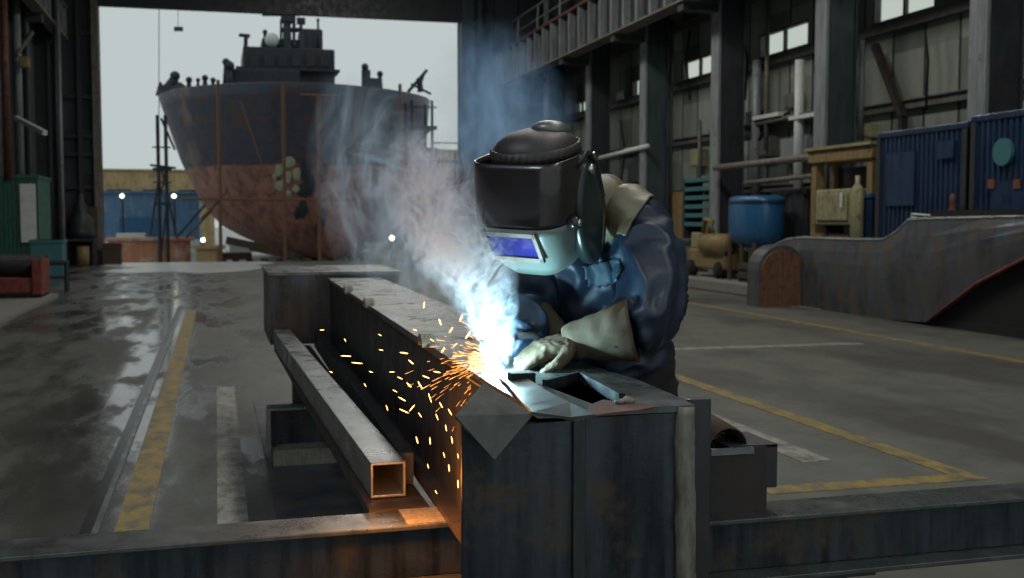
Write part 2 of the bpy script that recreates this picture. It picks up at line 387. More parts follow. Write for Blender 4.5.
# crane runway girder
GX, z0, z1 = 10.2, 6.35, 7.50
e = empty('crane_girder', (GX, 24, z0), 'long ribbed crane runway girder along the right wall columns', 'crane girder')
link('web', B((GX-.01, GX+.01, 12, 39.5, z0, z1)), M['darksteel'], e)
link('bottom_flange', B((GX-.22, GX+.22, 12, 39.5, z0-.05, z0)), M['crane'], e)
link('top_flange', B((GX-.22, GX+.22, 12, 39.5, z1, z1+.05)), M['rust'], e)
y = 39.4
while y > 14.1:
    link('stiffener', B((GX-.20, GX-.01, y-.05, y+.05, z0, z1)), M['collight'], e); y -= .9
link('crane_rail', B((GX-.05, GX+.05, 12, 39.5, z1+.05, z1+.18)), M['rust'], e)
e = empty('walkway_railing', (10.6, 24, 8), 'thin tube railing above the crane girder', 'railing')
bm = bmesh.new(); tube(bm, [(10.45, 20, 8.6), (10.45, 39.4, 8.6)], .04); tube(bm, [(10.45, 20, 8.15), (10.45, 39.4, 8.15)], .03); link('rail', bm, M['collight'], e)
for k in range(8):
    bm = bmesh.new(); tube(bm, [(10.40, 21+2.5*k, 7.5), (10.45, 21+2.5*k, 8.6)], .035); link('post', bm, M['collight'], e)
bm = bmesh.new(); box(bm, 10.45, 12.0, 12, 39.8, 7.50, 7.56); link('walkway_deck', bm, M['darksteel'], e)

# wall bay furniture: braces, pipes, conduits, sheets
def pipe(name, pts, r, mat, lab, cat='pipe', grp=None):
    return tag(link(name, tube(bmesh.new(), pts, r, 10), M[mat], None, True), lab, cat, grp)
a = PX(875, 45, 11.75); b_ = PX(903, 118, 11.75)
bm = bmesh.new(); bar(bm, a, b_, .12, .12); bar(bm, b_, b_-Vector((0, 0, 1.1)), .12, .12)
tag(link('diagonal_brace', bm, M['boxfront']), 'dark brown diagonal steel brace under the top right window', 'brace')
for (x, y0, y1, r, mat, lab) in ((757, 60, 200, .10, 'collight', 'thick pale pipe standing above the blue tank'), (768, 0, 150, .05, 'crane', 'thin brown pipe above the blue tank'),
        (800, 60, 200, .10, 'white', 'short white duct beside the ochre gantry'), (727, 20, 215, .07, 'crane', 'brown riser beside the column above the yellow machine'),
        (700, 120, 215, .05, 'girt', 'grey riser over the teal shelf'), (838, 70, 145, .10, 'collight', 'pale pipe above the ochre gantry'),
        (862, 40, 140, .06, 'collight', 'slender pale pipe left of the diagonal brace'), (672, 20, 230, .05, 'girt', 'dark riser right of the middle column')):
    p, q = PX(x, y0, 11.72), PX(x, y1, 11.72); q.x = p.x; q.y = p.y
    pipe('vertical_pipe', [p, q], r, mat, lab, 'pipe', 'risers on the right wall')
for (xa, ya, xb, yb, X, r, mat, lab) in ((715, 168, 812, 157, 10.7, .07, 'crane', 'ochre horizontal pipe running left of the gantry'), (600, 158, 648, 146, 10.85, .06, 'white', 'white lit handrail bar behind the welder shoulder'),
        (740, 128, 815, 112, 11.7, .05, 'girt', 'cable pipe across the bay above the blue tank'), (745, 183, 812, 176, 11.3, .05, 'crane', 'lower brown pipe beside the blue tank')):
    p, q = PX(xa, ya, X), PX(xb, yb, X)
    pipe('horizontal_pipe', [p, q], r, mat, lab, 'pipe', 'level pipes along the right wall')
def pxbox(x0, y0, x1, y1, X, dep):     # a box whose aisle-side face fills the pixel span on the plane x = X
    A, D = PX(x0, y1, X), PX(x1, y1, X); T = PX(x0, y0, X)
    return (X, X+dep, D.y, A.y, min(A.z, D.z), T.z)
def onplat(t, z=.24): t = list(t); t[4] = z; return tuple(t)
def P11(x, y, X=11.7): return PX(x, y, X)
for k, (x0, y0, x1, y1, mat, lab) in enumerate(((745, 112, 756, 135, 'darksteel', 'dark switch box on the wall above the blue tank'), (690, 150, 700, 166, 'cream', 'cream junction box on the wall above the teal rack'),
        (783, 95, 795, 108, 'girt', 'grey switch box on the wall near the pale duct'), (860, 125, 870, 137, 'cream', 'cream switch box above the ochre gantry'), (628, 165, 640, 182, 'darksteel', 'dark switch box under the white handrail'),
        (780, 140, 806, 162, 'collight', 'pale sheet metal duct box between the pipes'), (756, 138, 770, 156, 'girt', 'grey duct box left of the pale one'), (712, 120, 722, 140, 'collight', 'pale box beside the brown riser'))):
    t = pxbox(x0, y0, x1, y1, 11.78, .22)
    e = empty('wall_box', (11.8, t[2], t[4]), lab, 'box', 'boxes fixed to the right wall')
    link('box_body', B(t), M[mat], e, False, .01); link('box_door', B((t[0]-.02, t[0], t[2]+.04, t[3]-.04, t[4]+.04, t[5]-.04)), M[mat], e)
for k, (pts, r, mat, lab) in enumerate((([(790, 112), (770, 122), (752, 150)], .03, 'black', 'black cable sagging above the blue tank'), ([(742, 30), (748, 60), (745, 100)], .03, 'black', 'black cable hanging beside the middle column'),
        ([(690, 30), (686, 60), (690, 100)], .03, 'black', 'black cable hanging left of the brown riser'), ([(925, 30), (928, 60), (926, 110)], .025, 'black', 'black cable on the panels below the top right window'),
        ([(620, 120), (625, 150), (620, 190)], .03, 'black', 'black cable behind the welder shoulder'))):
    tag(link('hanging_cable', tube(bmesh.new(), [P11(*p, 11.74) for p in pts], r, 6), M[mat], None, True), lab, 'cable', 'cables on the right wall')
for k, (x, y, lab) in enumerate(((765, 118, 'strip light by the cable pipe above the blue tank'), (632, 150, 'strip light left of the column behind the helmet'), (803, 118, 'strip light beside the pale duct'))):
    p = P11(x, y, 11.6); e = empty('strip_light', tuple(p), lab, 'lamp', 'unlit strip lights')
    link('housing', B((p.x, p.x+.2, p.y-.6, p.y+.6, p.z, p.z+.08)), M['white'], e); link('bracket', B((p.x+.2, 12.0, p.y-.05, p.y+.05, p.z, p.z+.05)), M['girt'], e)
# shelves with teal sheets
t = pxbox(683, 183, 716, 226, 11.3, .5)
e = empty('teal_shelf', (11.5, (t[2]+t[3])/2, .24), 'teal slatted storage rack behind the yellow machine', 'rack')
bm = bmesh.new()
for k in range(6): z = t[4]+(t[5]-t[4])*k/5; box(bm, t[0], t[1], t[2], t[3], z, z+.1)
link('shelf', bm, M['teal'], e)
for yy in (t[2], t[3]-.06): link('post', B((t[0], t[1], yy, yy+.06, .24, t[5]+.1)), M['darksteel'], e)
t = pxbox(672, 192, 684, 232, 11.6, .35)
tag(link('storage_cabinet', B(onplat(t), (t[0]-.03, t[0], t[2]+.05, (t[2]+t[3])/2-.02, .5, t[5]-.1), (t[0]-.03, t[0], (t[2]+t[3])/2+.02, t[3]-.05, .5, t[5]-.1)), M['yellow'], None, False, .02), 'ochre cabinet in the dark bay behind the welder shoulder', 'cabinet')
t = pxbox(770, 190, 806, 235, 11.2, .5)
tag(link('storage_cabinet', B(onplat(t), (t[0]-.03, t[0], t[2]+.05, (t[2]+t[3])/2-.02, .5, t[5]-.1), (t[0]-.03, t[0], (t[2]+t[3])/2+.02, t[3]-.05, .5, t[5]-.1)), M['darksteel'], None, False, .02), 'dark grey cabinet between blue tank and ochre gantry', 'cabinet')

# blue tank on a stand
tc = PX(756, 219, 10.55); zt, zb = PX(753, 196, 10.55).z, PX(753, 247, 10.55).z
e = empty('blue_tank', (tc.x, tc.y, .24), 'bright blue rounded tank on dark posts on the raised bay', 'tank')
rings = []
for z, k in ((zb, .55), (zb+.12, .9), (zb+.3, 1), (zt-.12, 1), (zt-.03, .95), (zt, .8)):
    rings.append(ell((tc.x, tc.y, z), Vector((.42*k, 0, 0)), Vector((0, .78*k, 0)), 24, 2.6))
link('tank_body', loft(bmesh.new(), rings), M['bluetank'], e, True)
link('rim', loft(bmesh.new(), [ell((tc.x, tc.y, z), Vector((.43, 0, 0)), Vector((0, .80, 0)), 24, 2.6) for z in (zt-.16, zt-.1)]), M['blue'], e)
for sx in (-.3, .3):
    for sy in (-.55, 0, .55):
        bm = bmesh.new(); tube(bm, [(tc.x+sx, tc.y+sy, .24), (tc.x+sx, tc.y+sy, zb+.1)], .05); link('leg', bm, M['timber'], e)
# yellow machine
mc = PX(713, 262, 10.4); y0, y1 = PX(732, 250, 10.4).y, PX(692, 250, 10.4).y; ym = (y0+y1)/2
e = empty('yellow_machine', (10.5, ym, .24), 'small yellow brown motor machine on the raised bay', 'machine')
link('body', B((10.25, 10.85, y0+.1, y1-.1, .42, .85)), M['yellow'], e, False, .05)
bm = bmesh.new(); tube(bm, [(10.35, y0+.1, .95), (10.35, ym+.1, .95)], .24, 16); link('motor', bm, M['yellow'], e, True)
bm = bmesh.new(); tube(bm, [(10.4, ym+.25, .85), (10.4, ym+.25, 1.35)], [.16, .1], 12); link('valve', bm, M['yellow'], e, True)
link('control_box', B((10.3, 10.8, y1-.6, y1-.15, .85, 1.2)), M['cream'], e, False, .03)
bm = bmesh.new(); tube(bm, [(10.25, ym-.4, 1.2), (10.25, ym-.4, 1.45), (10.25, ym, 1.5), (10.25, ym+.1, 1.2)], .05); link('pipe', bm, M['yellow'], e, True)
for yy in (y0+.3, y1-.35):
    bm = bmesh.new(); tube(bm, [(10.2, yy, .42), (10.32, yy, .42)], .18, 16); link('wheel', bm, M['black'], e, True)
# small crates under tank and near kerb
for (x0, ya, x1, yb, mat, lab) in ((664, 238, 690, 264, 'girt', 'grey steel crate left of the yellow machine'), (742, 246, 760, 268, 'timber', 'brown timber crate under the blue tank')):
    t = onplat(pxbox(x0, ya, x1, yb, 10.9 if mat == 'girt' else 10.45, .35))
    if mat == 'timber': t = (10.15, 10.45, t[2]-.25, t[2]+.35, .24, .62)
    e = empty('storage_crate', (t[0], t[2], t[4]), lab, 'crate', 'crates on the raised bay')
    link('side_wall', B(t), M[mat], e)
    link('rail', B((t[0]-.03, t[0], t[2], t[3], t[5]-.12, t[5]-.04), (t[0]-.03, t[0], t[2], t[3], t[4]+.08, t[4]+.16)), M['darksteel'], e)
# ochre gantry frame with cream control cabinet
ya, yb = PX(876, 200, 10.3).y, PX(812, 200, 10.3).y; zt = PX(845, 148, 10.3).z
e = empty('gantry_frame', (10.6, (ya+yb)/2, .24), 'ochre steel frame with deep top beam beside the dark blue enclosure', 'frame')
link('top_beam', B((10.2, 10.8, ya, yb, zt-.22, zt)), M['yellow'], e, False, .02)
link('cap_rail', B((10.15, 10.85, ya-.05, yb+.05, zt, zt+.05)), M['cream'], e)
for yy in (ya+.05, yb-.2):
    link('post', B((10.25, 10.42, yy, yy+.15, .24, zt-.22)), M['yellow'], e); link('post', B((10.62, 10.78, yy, yy+.15, .24, zt-.22)), M['yellow'], e)
link('lower_rail', B((10.25, 10.4, ya+.2, yb-.2, 1.15, 1.25)), M['yellow'], e)
link('back_panel', B((10.70, 10.74, ya+.1, yb-.1, .4, zt-.3)), M['darksteel'], e)
t = pxbox(815, 190, 850, 225, 10.12, .45)
e = empty('control_cabinet', (10.3, (t[2]+t[3])/2, t[4]), 'cream control cabinet hung in the ochre frame', 'cabinet')
link('cabinet_body', B(t), M['cream'], e, False, .03)
link('door', B((t[0]-.03, t[0], t[2]+.06, t[3]-.06, t[4]+.08, t[5]-.08)), M['cream'], e, False, .01)
bm = bmesh.new(); tube(bm, [(t[0]-.06, t[2]+.18, t[4]+.3), (t[0]-.06, t[2]+.18, t[4]+.55)], .025); link('handle', bm, M['white'], e)
link('bracket', B((t[0]+.1, t[1], t[2]+.1, t[2]+.2, .24, t[4])), M['darksteel'], e); link('bracket', B((t[0]+.1, t[1], t[3]-.2, t[3]-.1, .24, t[4])), M['darksteel'], e)
t = pxbox(853, 198, 870, 228, 10.1, .3)
e = empty('blue_bin', (10.3, t[2], .24), 'small blue bin right of the cream control cabinet', 'bin')
link('bin_body', B(onplat(t)), M['blue'], e, False, .03); link('bin_lid', B((t[0]-.02, t[1], t[2]-.02, t[3]+.02, t[5], t[5]+.06)), M['bluetank'], e)
p = PX(862, 185, 10.1)
tag(link('gas_cylinder', loft(bmesh.new(), [ell((10.02, p.y, z), Vector((.09*k, 0, 0)), Vector((0, .14*k, 0)), 16) for z, k in ((.24, 1), (1.9, 1), (2.0, .8), (2.08, .35), (2.2, .35))]), M['cream'], None, True), 'cream gas cylinder beside the blue bin', 'gas cylinder')
# dark blue enclosure (two boxes)
def enclosure(x0, x1, yt0, X, lab, hi):
    ya, yb = PX(x1, 150, X).y, PX(x0, 150, X).y; zt = hi
    e = empty('blue_enclosure', (X, (ya+yb)/2, .24), lab, 'enclosure', 'dark blue enclosures')
    bm = bmesh.new(); n = int((yb-ya)/.11); pts = []
    for k in range(n):
        y = ya+(yb-ya)*k/n; y2 = ya+(yb-ya)*(k+1)/n; d = .035
        pts += [(X, y), (X, y+(y2-y)*.4), (X+d, y+(y2-y)*.5), (X+d, y+(y2-y)*.9)]
    pts += [(X, yb), (X+.85, yb), (X+.85, ya)]
    prism(bm, pts, 2, .24, zt-.1); link('corrugated_wall', bm, M['blue'], e)
    link('roof', B((X-.02, X+.87, ya-.02, yb+.02, zt-.1, zt)), M['blue'], e, False, .02)
    for yy in (ya, yb-.1): link('corner_post', B((X-.03, X+.06, yy, yy+.1, .24, zt-.1)), M['darksteel'], e)
    link('bottom_rail', B((X-.03, X, ya, yb, .24, .4)), M['blue'], e)
    return e, ya, yb
e, ya, yb = enclosure(878, 968, 0, 9.98, 'long dark blue corrugated enclosure beside the ochre frame', 2.84)
link('vent_panel', B((9.93, 9.98, ya+.25, ya+.6, 2.35, 2.6)), M['blue'], e)
link('hatch', B((9.94, 9.98, yb-1.0, yb-.3, 1.7, 2.5)), M['blue'], e)
e, ya, yb = enclosure(972, 1075, 0, 9.94, 'dark blue enclosure with a round green sign at the right edge', 2.90)
p = PX(1003, 152, 9.9)
bm = bmesh.new(); tube(bm, [(9.88, p.y, p.z), (9.93, p.y, p.z)], .18, 20); s = link('round_sign', bm, M['teal'], e); s['label'] = 'round dark green sign'
p = PX(1012, 190, 9.9); link('lower_panel', B((9.88, 9.94, p.y-.4, p.y+.35, p.z-.25, p.z+.12)), M['blue'], e)
for q in (993, 1019):
    p = PX(q, 184, 9.9); link('marker_light', B((9.86, 9.90, p.y-.06, p.y+.06, p.z-.06, p.z+.06)), M['orange'], e)
# figure-like bollard in front of the enclosure
p = PX(954, 205, 9.86); pz = 1.35
bm = bmesh.new(); loft(bm, [ell((9.835, p.y, z), Vector((r*.6, 0, 0)), Vector((0, r, 0)), 12) for z, r in ((.0, .05), (1.25, .05), (1.3, .09), (1.62, .08), (1.68, .04), (1.72, .065), (1.82, .05), (1.85, .01))])
tag(link('hydrant_post', bm, M['rust'], None, True), 'rusty hydrant post in front of the long dark blue enclosure', 'post')

# curved weathered ship plate section in front of the bay
X0 = 9.45
def sx(y): return X0 + (18.2-y)*.06
prof = []     # top outline along y (far to near) and bottom outline
tops = [(762, 256), (768, 247), (783, 240), (800, 238), (850, 240), (880, 240), (893, 232), (905, 220), (930, 219), (980, 218), (1040, 217)]
bots = [(762, 303), (768, 304), (783, 306), (800, 308), (850, 315), (880, 319), (893, 320), (905, 321), (925, 322), (980, 284), (1040, 252)]
e = empty('ship_plate_section', (9.6, 15, 0), 'large curved weathered grey steel plate section standing on the floor', 'steel section')
bm = bmesh.new(); rings = []
for (a, b_) in zip(tops, bots):
    p = PX(a[0], a[1], X0+.2); q = PX(b_[0], b_[1], X0+.2); y = p.y; X = X0+.2
    q.z = max(q.z, 0)
    lean = .14
    n = 6; ring = []
    for k in range(n+1):
        f = k/n; z = q.z + (p.z-q.z)*f; ring.append(Vector((X + lean*max(0, f-.55)**2*2 - .02*math.sin(f*math.pi), y, z)))
    ring2 = [Vector((v.x+.05, v.y, v.z)) for v in ring][::-1]
    rings.append(ring+ring2)
loft(bm, rings); link('curved_plate', bm, M['hullsheet'], e, False)
# rolled top edge
bm = bmesh.new(); tube(bm, [r_[6]+Vector((.02, 0, 0)) for r_ in rings], .035, 8); link('top_edge', bm, M['tube'], e, True)
bm = bmesh.new(); tube(bm, [rings[k][0]+Vector((-.02, 0, .01)) for k in (8, 9, 10)], .02, 6); link('red_edge', bm, M['redpaint'], e, True)
# ribs behind, then a black block for the shade under the plate
for k in range(7):
    y = 17.6-k*.95; z_ = .35 if y > 13.8 else .35
    if y > 14: link('frame_rib', B((X0+.26, X0+.38, y-.03, y+.03, 0, .95)), M['darksteel'], e)
y0 = PX(1040, 300, X0+.3).y
link('under_shade', B((X0+.28, X0+.40, y0, 13.9, 0, .12), (X0+.30, X0+.38, y0, 13.9, .12, .9)), M['black'], e)  # black bars standing in for the shadow under the plate
# arched brown board end facing the camera
p0, p1 = PX(762, 300, X0+.2), PX(805, 300, X0+.2)
yf = 17.1; xl = PY(762, 280, yf).x; xr = PY(805, 280, yf).x
arch = [(xl, 0)] + [((xl+xr)/2 - (xr-xl)/2*math.cos(t*math.pi/10), .62+.36*math.sin(t*math.pi/10)) for t in range(11)] + [(xr, 0)]
link('arched_board', prism(bmesh.new(), arch, 1, yf, yf+.06), M['wooddoor'], e)
outer = [(xl-.02, 0)] + [((xl+xr)/2 - (xr-xl+.04)/2*math.cos(t*math.pi/10), .64+.42*math.sin(t*math.pi/10)) for t in range(11)] + [(xr+.05, 0)]
link('end_shroud', prism(bmesh.new(), outer, 1, yf+.06, yf+.5), M['hullsheet'], e)
# fix plate so it starts at the arch: stays on the floor
tag(link('floor_offcut', prism(bmesh.new(), [(p.x, p.y) for p in (PZ(775, 305, 0), PZ(822, 311, 0), PZ(815, 306.5, 0), PZ(785, 303.5, 0))], 2, 0, .02), M['edge']), 'pale flat offcut lying beside the arched board', 'offcut')
bm = bmesh.new(); A, D = PX(912, 214, 9.78), PX(938, 216, 9.78)
tube(bm, [A-Vector((0, 0, .15)), A, D, D-Vector((0, 0, .15))], .015); tube(bm, [A-Vector((0, 0, .05)), D-Vector((0, 0, .05))], .012)
link('lifting_rail', bm, M['white'], e)
A, D = PX(935, 214, 9.8), PX(1060, 212, 9.8)
tag(link('long_plank', B((9.72, 9.86, D.y, A.y, 1.54, 1.62)), M['black']), 'black plank lying along the top of the curved plate section', 'plank')

# left side of the hall
p = PY(0, 178, 31); q = PY(38, 236, 31)
e = empty('green_container', (-4.9, 32, 0), 'green steel container by the left wall', 'container')
x1 = PY(38, 200, 31).x; x0 = -5.45; zt = PY(20, 178, 31).z
pts = []
n = 10
for k in range(n):
    a = x0+(x1-x0)*k/n; d = (x1-x0)/n; pts += [(a, 31), (a+d*.4, 31), (a+d*.5, 31.04), (a+d*.9, 31.04)]
pts += [(x1, 31), (x1, 33.2), (x0, 33.2)]
link('corrugated_wall', prism(bmesh.new(), pts, 2, .12, zt), M['green'], e)
link('door_panel', B((x1-.42, x1-.05, 30.93, 30.99, .9, zt-.15)), M['white'], e)
link('roof', B((x0, x1+.03, 30.97, 33.25, zt, zt+.08)), M['green'], e)
link('skid', B((x0, x1, 31, 33.2, 0, .12)), M['black'], e)
p0, p1 = PY(30, 240, 29.5), PY(58, 262, 29.5)
tag(link('teal_crate', B((p0.x, p1.x+.1, 29.5, 30.3, 0, p0.z), (p0.x-.03, p1.x+.13, 29.47, 30.33, p0.z-.08, p0.z)), M['teal']), 'teal crate in front of the green container', 'crate')
# red machine
e = empty('red_machine', (-3.9, 22.4, 0), 'low red and black machine on the left side of the hall', 'machine')
link('base_frame', B((-4.6, -3.15, 22.0, 23.0, 0, .12)), M['black'], e)
link('body', B((-4.6, -3.3, 22.05, 22.95, .12, .42)), M['redpaint'], e, False, .03)
link('end_panel', B((-3.3, -3.12, 22.0, 23.0, .1, .75)), M['redpaint'], e, False, .02)
bm = bmesh.new(); tube(bm, [(-4.6, 22.5, .56), (-3.3, 22.5, .56)], .14, 12); link('roller', bm, M['black'], e, True)
link('top_rail', B((-4.6, -3.1, 22.02, 22.1, .75, .82)), M['girt'], e); link('top_rail', B((-4.6, -3.1, 22.9, 22.98, .75, .82)), M['girt'], e)
M['skyglare'] = plain('painted_sky_glare', (.62, .64, .64), .3, var=.2, sc=2)  # pale colour painting the bright sky reflection on the floor
random.seed(4)
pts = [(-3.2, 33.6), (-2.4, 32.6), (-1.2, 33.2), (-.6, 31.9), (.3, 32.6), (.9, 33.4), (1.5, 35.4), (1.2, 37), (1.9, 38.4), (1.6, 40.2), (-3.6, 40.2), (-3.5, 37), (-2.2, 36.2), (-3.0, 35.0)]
S('trim_32', prism(bmesh.new(), pts, 2, 0, .006), M['skyglare'])
pts = [(-1.1, 22.5), (-.8, 20.5), (-.2, 19.8), (.1, 22), (.0, 26), (-.4, 29), (-.9, 26.5)]
S('trim_31', B((-5.5, -3.0, 17, 23.2, -.02, .05)), M['concrete'])
e = empty('low_barrier', (-4, 24, 0), 'dark rail barrier behind the red machine', 'barrier')
zz = PY(30, 263, 24.5).z
bm = bmesh.new(); tube(bm, [(-5.4, 24.5, zz), (-2.95, 24.5, zz)], .05); tube(bm, [(-5.4, 24.5, zz*.5), (-2.95, 24.5, zz*.5)], .03); link('rail', bm, M['darksteel'], e)
for x in (-5.3, -4.2, -3.0):
    bm = bmesh.new(); tube(bm, [(x, 24.5, 0), (x, 24.5, zz)], .05); link('post', bm, M['darksteel'], e)
for (x, y0, y1, Y, r, mat, lab) in ((16, 0, 180, 33.5, .10, 'collight', 'bright pale pipe on the left wall above the container'), (58, 30, 262, 36, .06, 'collight', 'thin pale riser left of the door wall'),
        (54, 30, 262, 36.3, .05, 'darksteel', 'dark riser next to the thin pale one at left'), (3, 0, 180, 31.0, .10, 'rust', 'dark rusty pipe at the left edge')):
    p, q = PY(x, y0, Y), PY(x, y1, Y); q.x = p.x; q.y = p.y; q.z = max(q.z, 0)
    if x > 50: q.z = 0
    pipe('vertical_pipe', [p+Vector((0, 0, 1)), q], r, mat, lab, 'pipe', 'risers at the left wall')
p, q = PY(16, 118, 33.3), PY(45, 133, 31.5)
tag(link('wall_bracket', bar(bmesh.new(), p, q, .12, .12), M['white']), 'pale angled bracket on the left wall', 'bracket')
p, q = PY(16, 55, 33.3), PY(32, 32, 34)
tag(link('wall_strut', bar(bmesh.new(), p, q, .1, .1), M['girt']), 'short strut beside the bright pale pipe', 'brace')
p = PY(24, 62, 33); tag(link('wall_lamp_box', B((p.x-.12, p.x+.12, 32.9, 33.3, p.z-.15, p.z+.15)), M['yellow'], None, False, .03), 'small ochre box beside the bright pale pipe', 'box')
# left crane girder
e = empty('crane_girder', (-5, 33, 8), 'pale crane runway girder end at the top left', 'crane girder')
A = PY(68, 40, 39.2); zl = A.z; gx = A.x
link('bottom_flange', B((gx-.35, gx, 24, 39.2, zl, zl+.08)), M['crane'], e)
link('web', B((gx-.2, gx-.17, 24, 39.2, zl+.08, zl+1.0)), M['darksteel'], e)
for k in range(14): link('stiffener', B((gx-.17, gx-.02, 39.1-k*.9-.1, 39.1-k*.9, zl+.08, zl+1.0)), M['collight'], e)
link('top_flange', B((gx-.35, gx, 24, 39.2, zl+1.0, zl+1.08)), M['crane'], e)
for i, y in enumerate((38.6, 34.4)):
    tag(link('wall_column', B((-5.5, -5.1, y-.03, y+.03, 0, 12.9), (-5.14, -5.08, y-.18, y+.18, 0, 12.9), (-5.1, gx-.1, y-.12, y+.12, zl-.25, zl))
         , M['darksteel']), ('dark steel column at the left beside the door wall', 'dark steel column standing behind the green container')[i], 'column')
# things in front of the end wall, left of the door
p0, p1 = PY(66, 238, 38.8), PY(97, 265, 38.8)
e = empty('dark_workbench', ((p0.x+p1.x)/2, 38.8, 0), 'dark cluttered workbench against the end wall left of the opening', 'workbench')
link('bench_top', B((p0.x, p1.x, 38.3, 39.4, .78, .86)), M['darksteel'], e)
for x in (p0.x, p1.x-.1): link('leg', B((x, x+.1, 38.35, 39.3, 0, .78)), M['darksteel'], e)
link('back_shelf', B((p0.x, p1.x, 39.2, 39.4, .86, 1.9)), M['timber'], e)
x = (p0.x+p1.x)/2
tag(link('pump_unit', loft(bmesh.new(), [ell((x, 38.8, z), Vector((r, 0, 0)), Vector((0, r, 0)), 14) for z, r in ((.86, .42), (1.1, .45), (1.3, .38), (1.5, .42), (1.7, .18), (1.9, .2), (2.1, .1), (2.3, .1), (2.35, .04))]), M['darksteel'], None, True), 'dark pump unit standing on the dark workbench', 'machine')
tag(link('yellow_drum', loft(bmesh.new(), [ell((x+.1, 38.2, z), Vector((.2, 0, 0)), Vector((0, .2, 0)), 14) for z in (0, .3, .32, .62)]), M['yellow'], None, True), 'yellow drum in front of the dark workbench', 'drum')
p = PY(104, 250, 39.3)
tag(link('brown_crate', B((p.x, p.x+.55, 39.0, 39.5, 0, .7), (p.x-.02, p.x+.57, 38.98, 39.52, .55, .62)), M['timber']), 'brown crate at the foot of the left jamb', 'crate')

# ------------------------------------------------------------------ the ship
SG = -.42
def hw(z):      # half width of the fullest section against height
    T = [(-.35, .25), (-.1, 1.6), (.35, 2.9), (.7, 3.6), (1.2, 4.4), (2.1, 5.05), (4.1, 5.7), (6.9, 6.25), (7.10, 6.30)]
    for (a, x), (b_, x2) in zip(T, T[1:]):
        if z <= b_: return x + (x2-x)*max(0, (z-a))/(b_-a)
    return T[-1][1]
SXC = PY(293, 100, 54).x

zs = [-.05, .25, .65, 1.15, 1.9, 3.0, 4.0, 5.0, 6.0, 1.0]
def section(s):     # s 0..1 from stem back to fullest
    ring = []
    for side in (-1, 1):
        pts = []
        for zf in [-.35, -.1, .1, .35, .5, .7, .9, 1.2, 1.6, 2.1, 2.7, 3.4, 4.1, 4.8, 5.4, 6.0, 6.6, 7.10]:
            stem = 48.0 - 1.3*(max(0, zf)/7.65)**1.2
            k = min(1, s)
            full = min(1, (1-(1-k)**2.3))**(.85-.03*max(0, zf))
            y = stem + (54.5-stem)*s
            zz = zf
            ctr = SXC + .50 + .8*(1-(zf+.35)/8)**1.3 - .35*(zf+.35)/8
            pts.append(Vector((ctr + side*hw(zf)*full, y, zz)))
        ring.append(pts)
    return ring[0][::-1] + ring[1]
bm = bmesh.new(); secs = [section(s) for s in (0.0, .02, .06, .12, .2, .3, .42, .56, .7, .85, 1.0)]
last = secs[-1]; secs.append([Vector((v.x, v.y+8, v.z)) for v in last])
vr = [[bm.verts.new(p) for p in sct] for sct in secs]
for a, b_ in zip(vr, vr[1:]):
    for k in range(len(a)-1): bm.faces.new((a[k], a[k+1], b_[k+1], b_[k]))
bmesh.ops.remove_doubles(bm, verts=bm.verts[:], dist=.004)
ship = empty('cargo_ship', (SXC, 56, SG), 'large ship bow with navy topsides over faded red standing in the yard', 'ship')
hull = link('hull', bm, M['hull'], ship, True)
md = hull.modifiers.new('s', 'SOLIDIFY'); md.thickness = .12; md.offset = -1
bm = bmesh.new(); dk = [bm.verts.new((SXC+(v.x-SXC)*.985, v.y+.15, v.z)) for v in [sct[1] for sct in secs]] + [bm.verts.new((SXC+(v.x-SXC)*.985, v.y+.15, v.z)) for v in [sct[-2] for sct in secs][::-1]]
bmesh.ops.remove_doubles(bm, verts=dk, dist=.004); bm.faces.new([v for v in bm.verts]); link('deck', bm, M['superstructure'], ship)
def shipbox(name, x0, y0, x1, y1, Y, dep, mat, bev=0, zb=None):
    p, q = PY(x0, y0, Y), PY(x1, y1, Y)
    return link(name, B((p.x, q.x, Y, Y+dep, zb if zb is not None else q.z, p.z)), M[mat], ship, False, bev)
s = shipbox('wheelhouse', 243, 46, 335, 82, 56, 5, 'superstructure', .05, 6.6)
for k in range(6):
    p = PY(250+k*14, 55, 55.95); link('window', B((p.x, p.x+.42, 55.9, 56.0, p.z-.55, p.z)), M['darksteel'], s)
shipbox('bridge_wing', 236, 66, 340, 72, 55.6, 2, 'superstructure')
shipbox('deckhouse', 226, 68, 300, 84, 55, 2.5, 'superstructure', .05, 6.4)
shipbox('upper_deckhouse', 262, 38, 300, 48, 57, 3, 'superstructure', .05)
shipbox('funnel', 300, 28, 323, 48, 60, 2, 'superstructure', .1, 8.3)
P = lambda x, y, Y=56.5: PY(x, y, Y)
bm = bmesh.new(); tube(bm, [P(287, 82), P(287, 8)], [.28, .16], 10); tube(bm, [P(262, 15), P(300, 15)], .06); tube(bm, [P(280, 30), P(300, 30)], .12); tube(bm, [P(281, 46), P(281, 20), P(291, 12)], .06); tube(bm, [P(294, 46), P(294, 14)], .08)
tube(bm, [P(287, 12), P(287, -6)], .07)
link('mast', bm, M['superstructure'], ship)
bm = bmesh.new(); box(bm, P(281, 16).x, P(294, 16).x, 56.2, 56.9, P(281, 22).z, P(281, 10).z); link('crows_nest', bm, M['superstructure'], ship)
bm = bmesh.new(); ball(bm, P(272, 40), .35); link('radar_dome', bm, M['white'], ship, True)
bm = bmesh.new(); tube(bm, [P(301, 48), P(301, 20)], .08); box(bm, P(297, 20).x, P(305, 20).x, 56.3, 56.7, P(297, 24).z, P(297, 18).z); link('signal_post', bm, M['superstructure'], ship)
bm = bmesh.new(); tube(bm, [P(245, 60), P(246, 36)], .1); tube(bm, [P(239, 35), P(250, 36)], .09); link('searchlight_post', bm, M['superstructure'], ship)
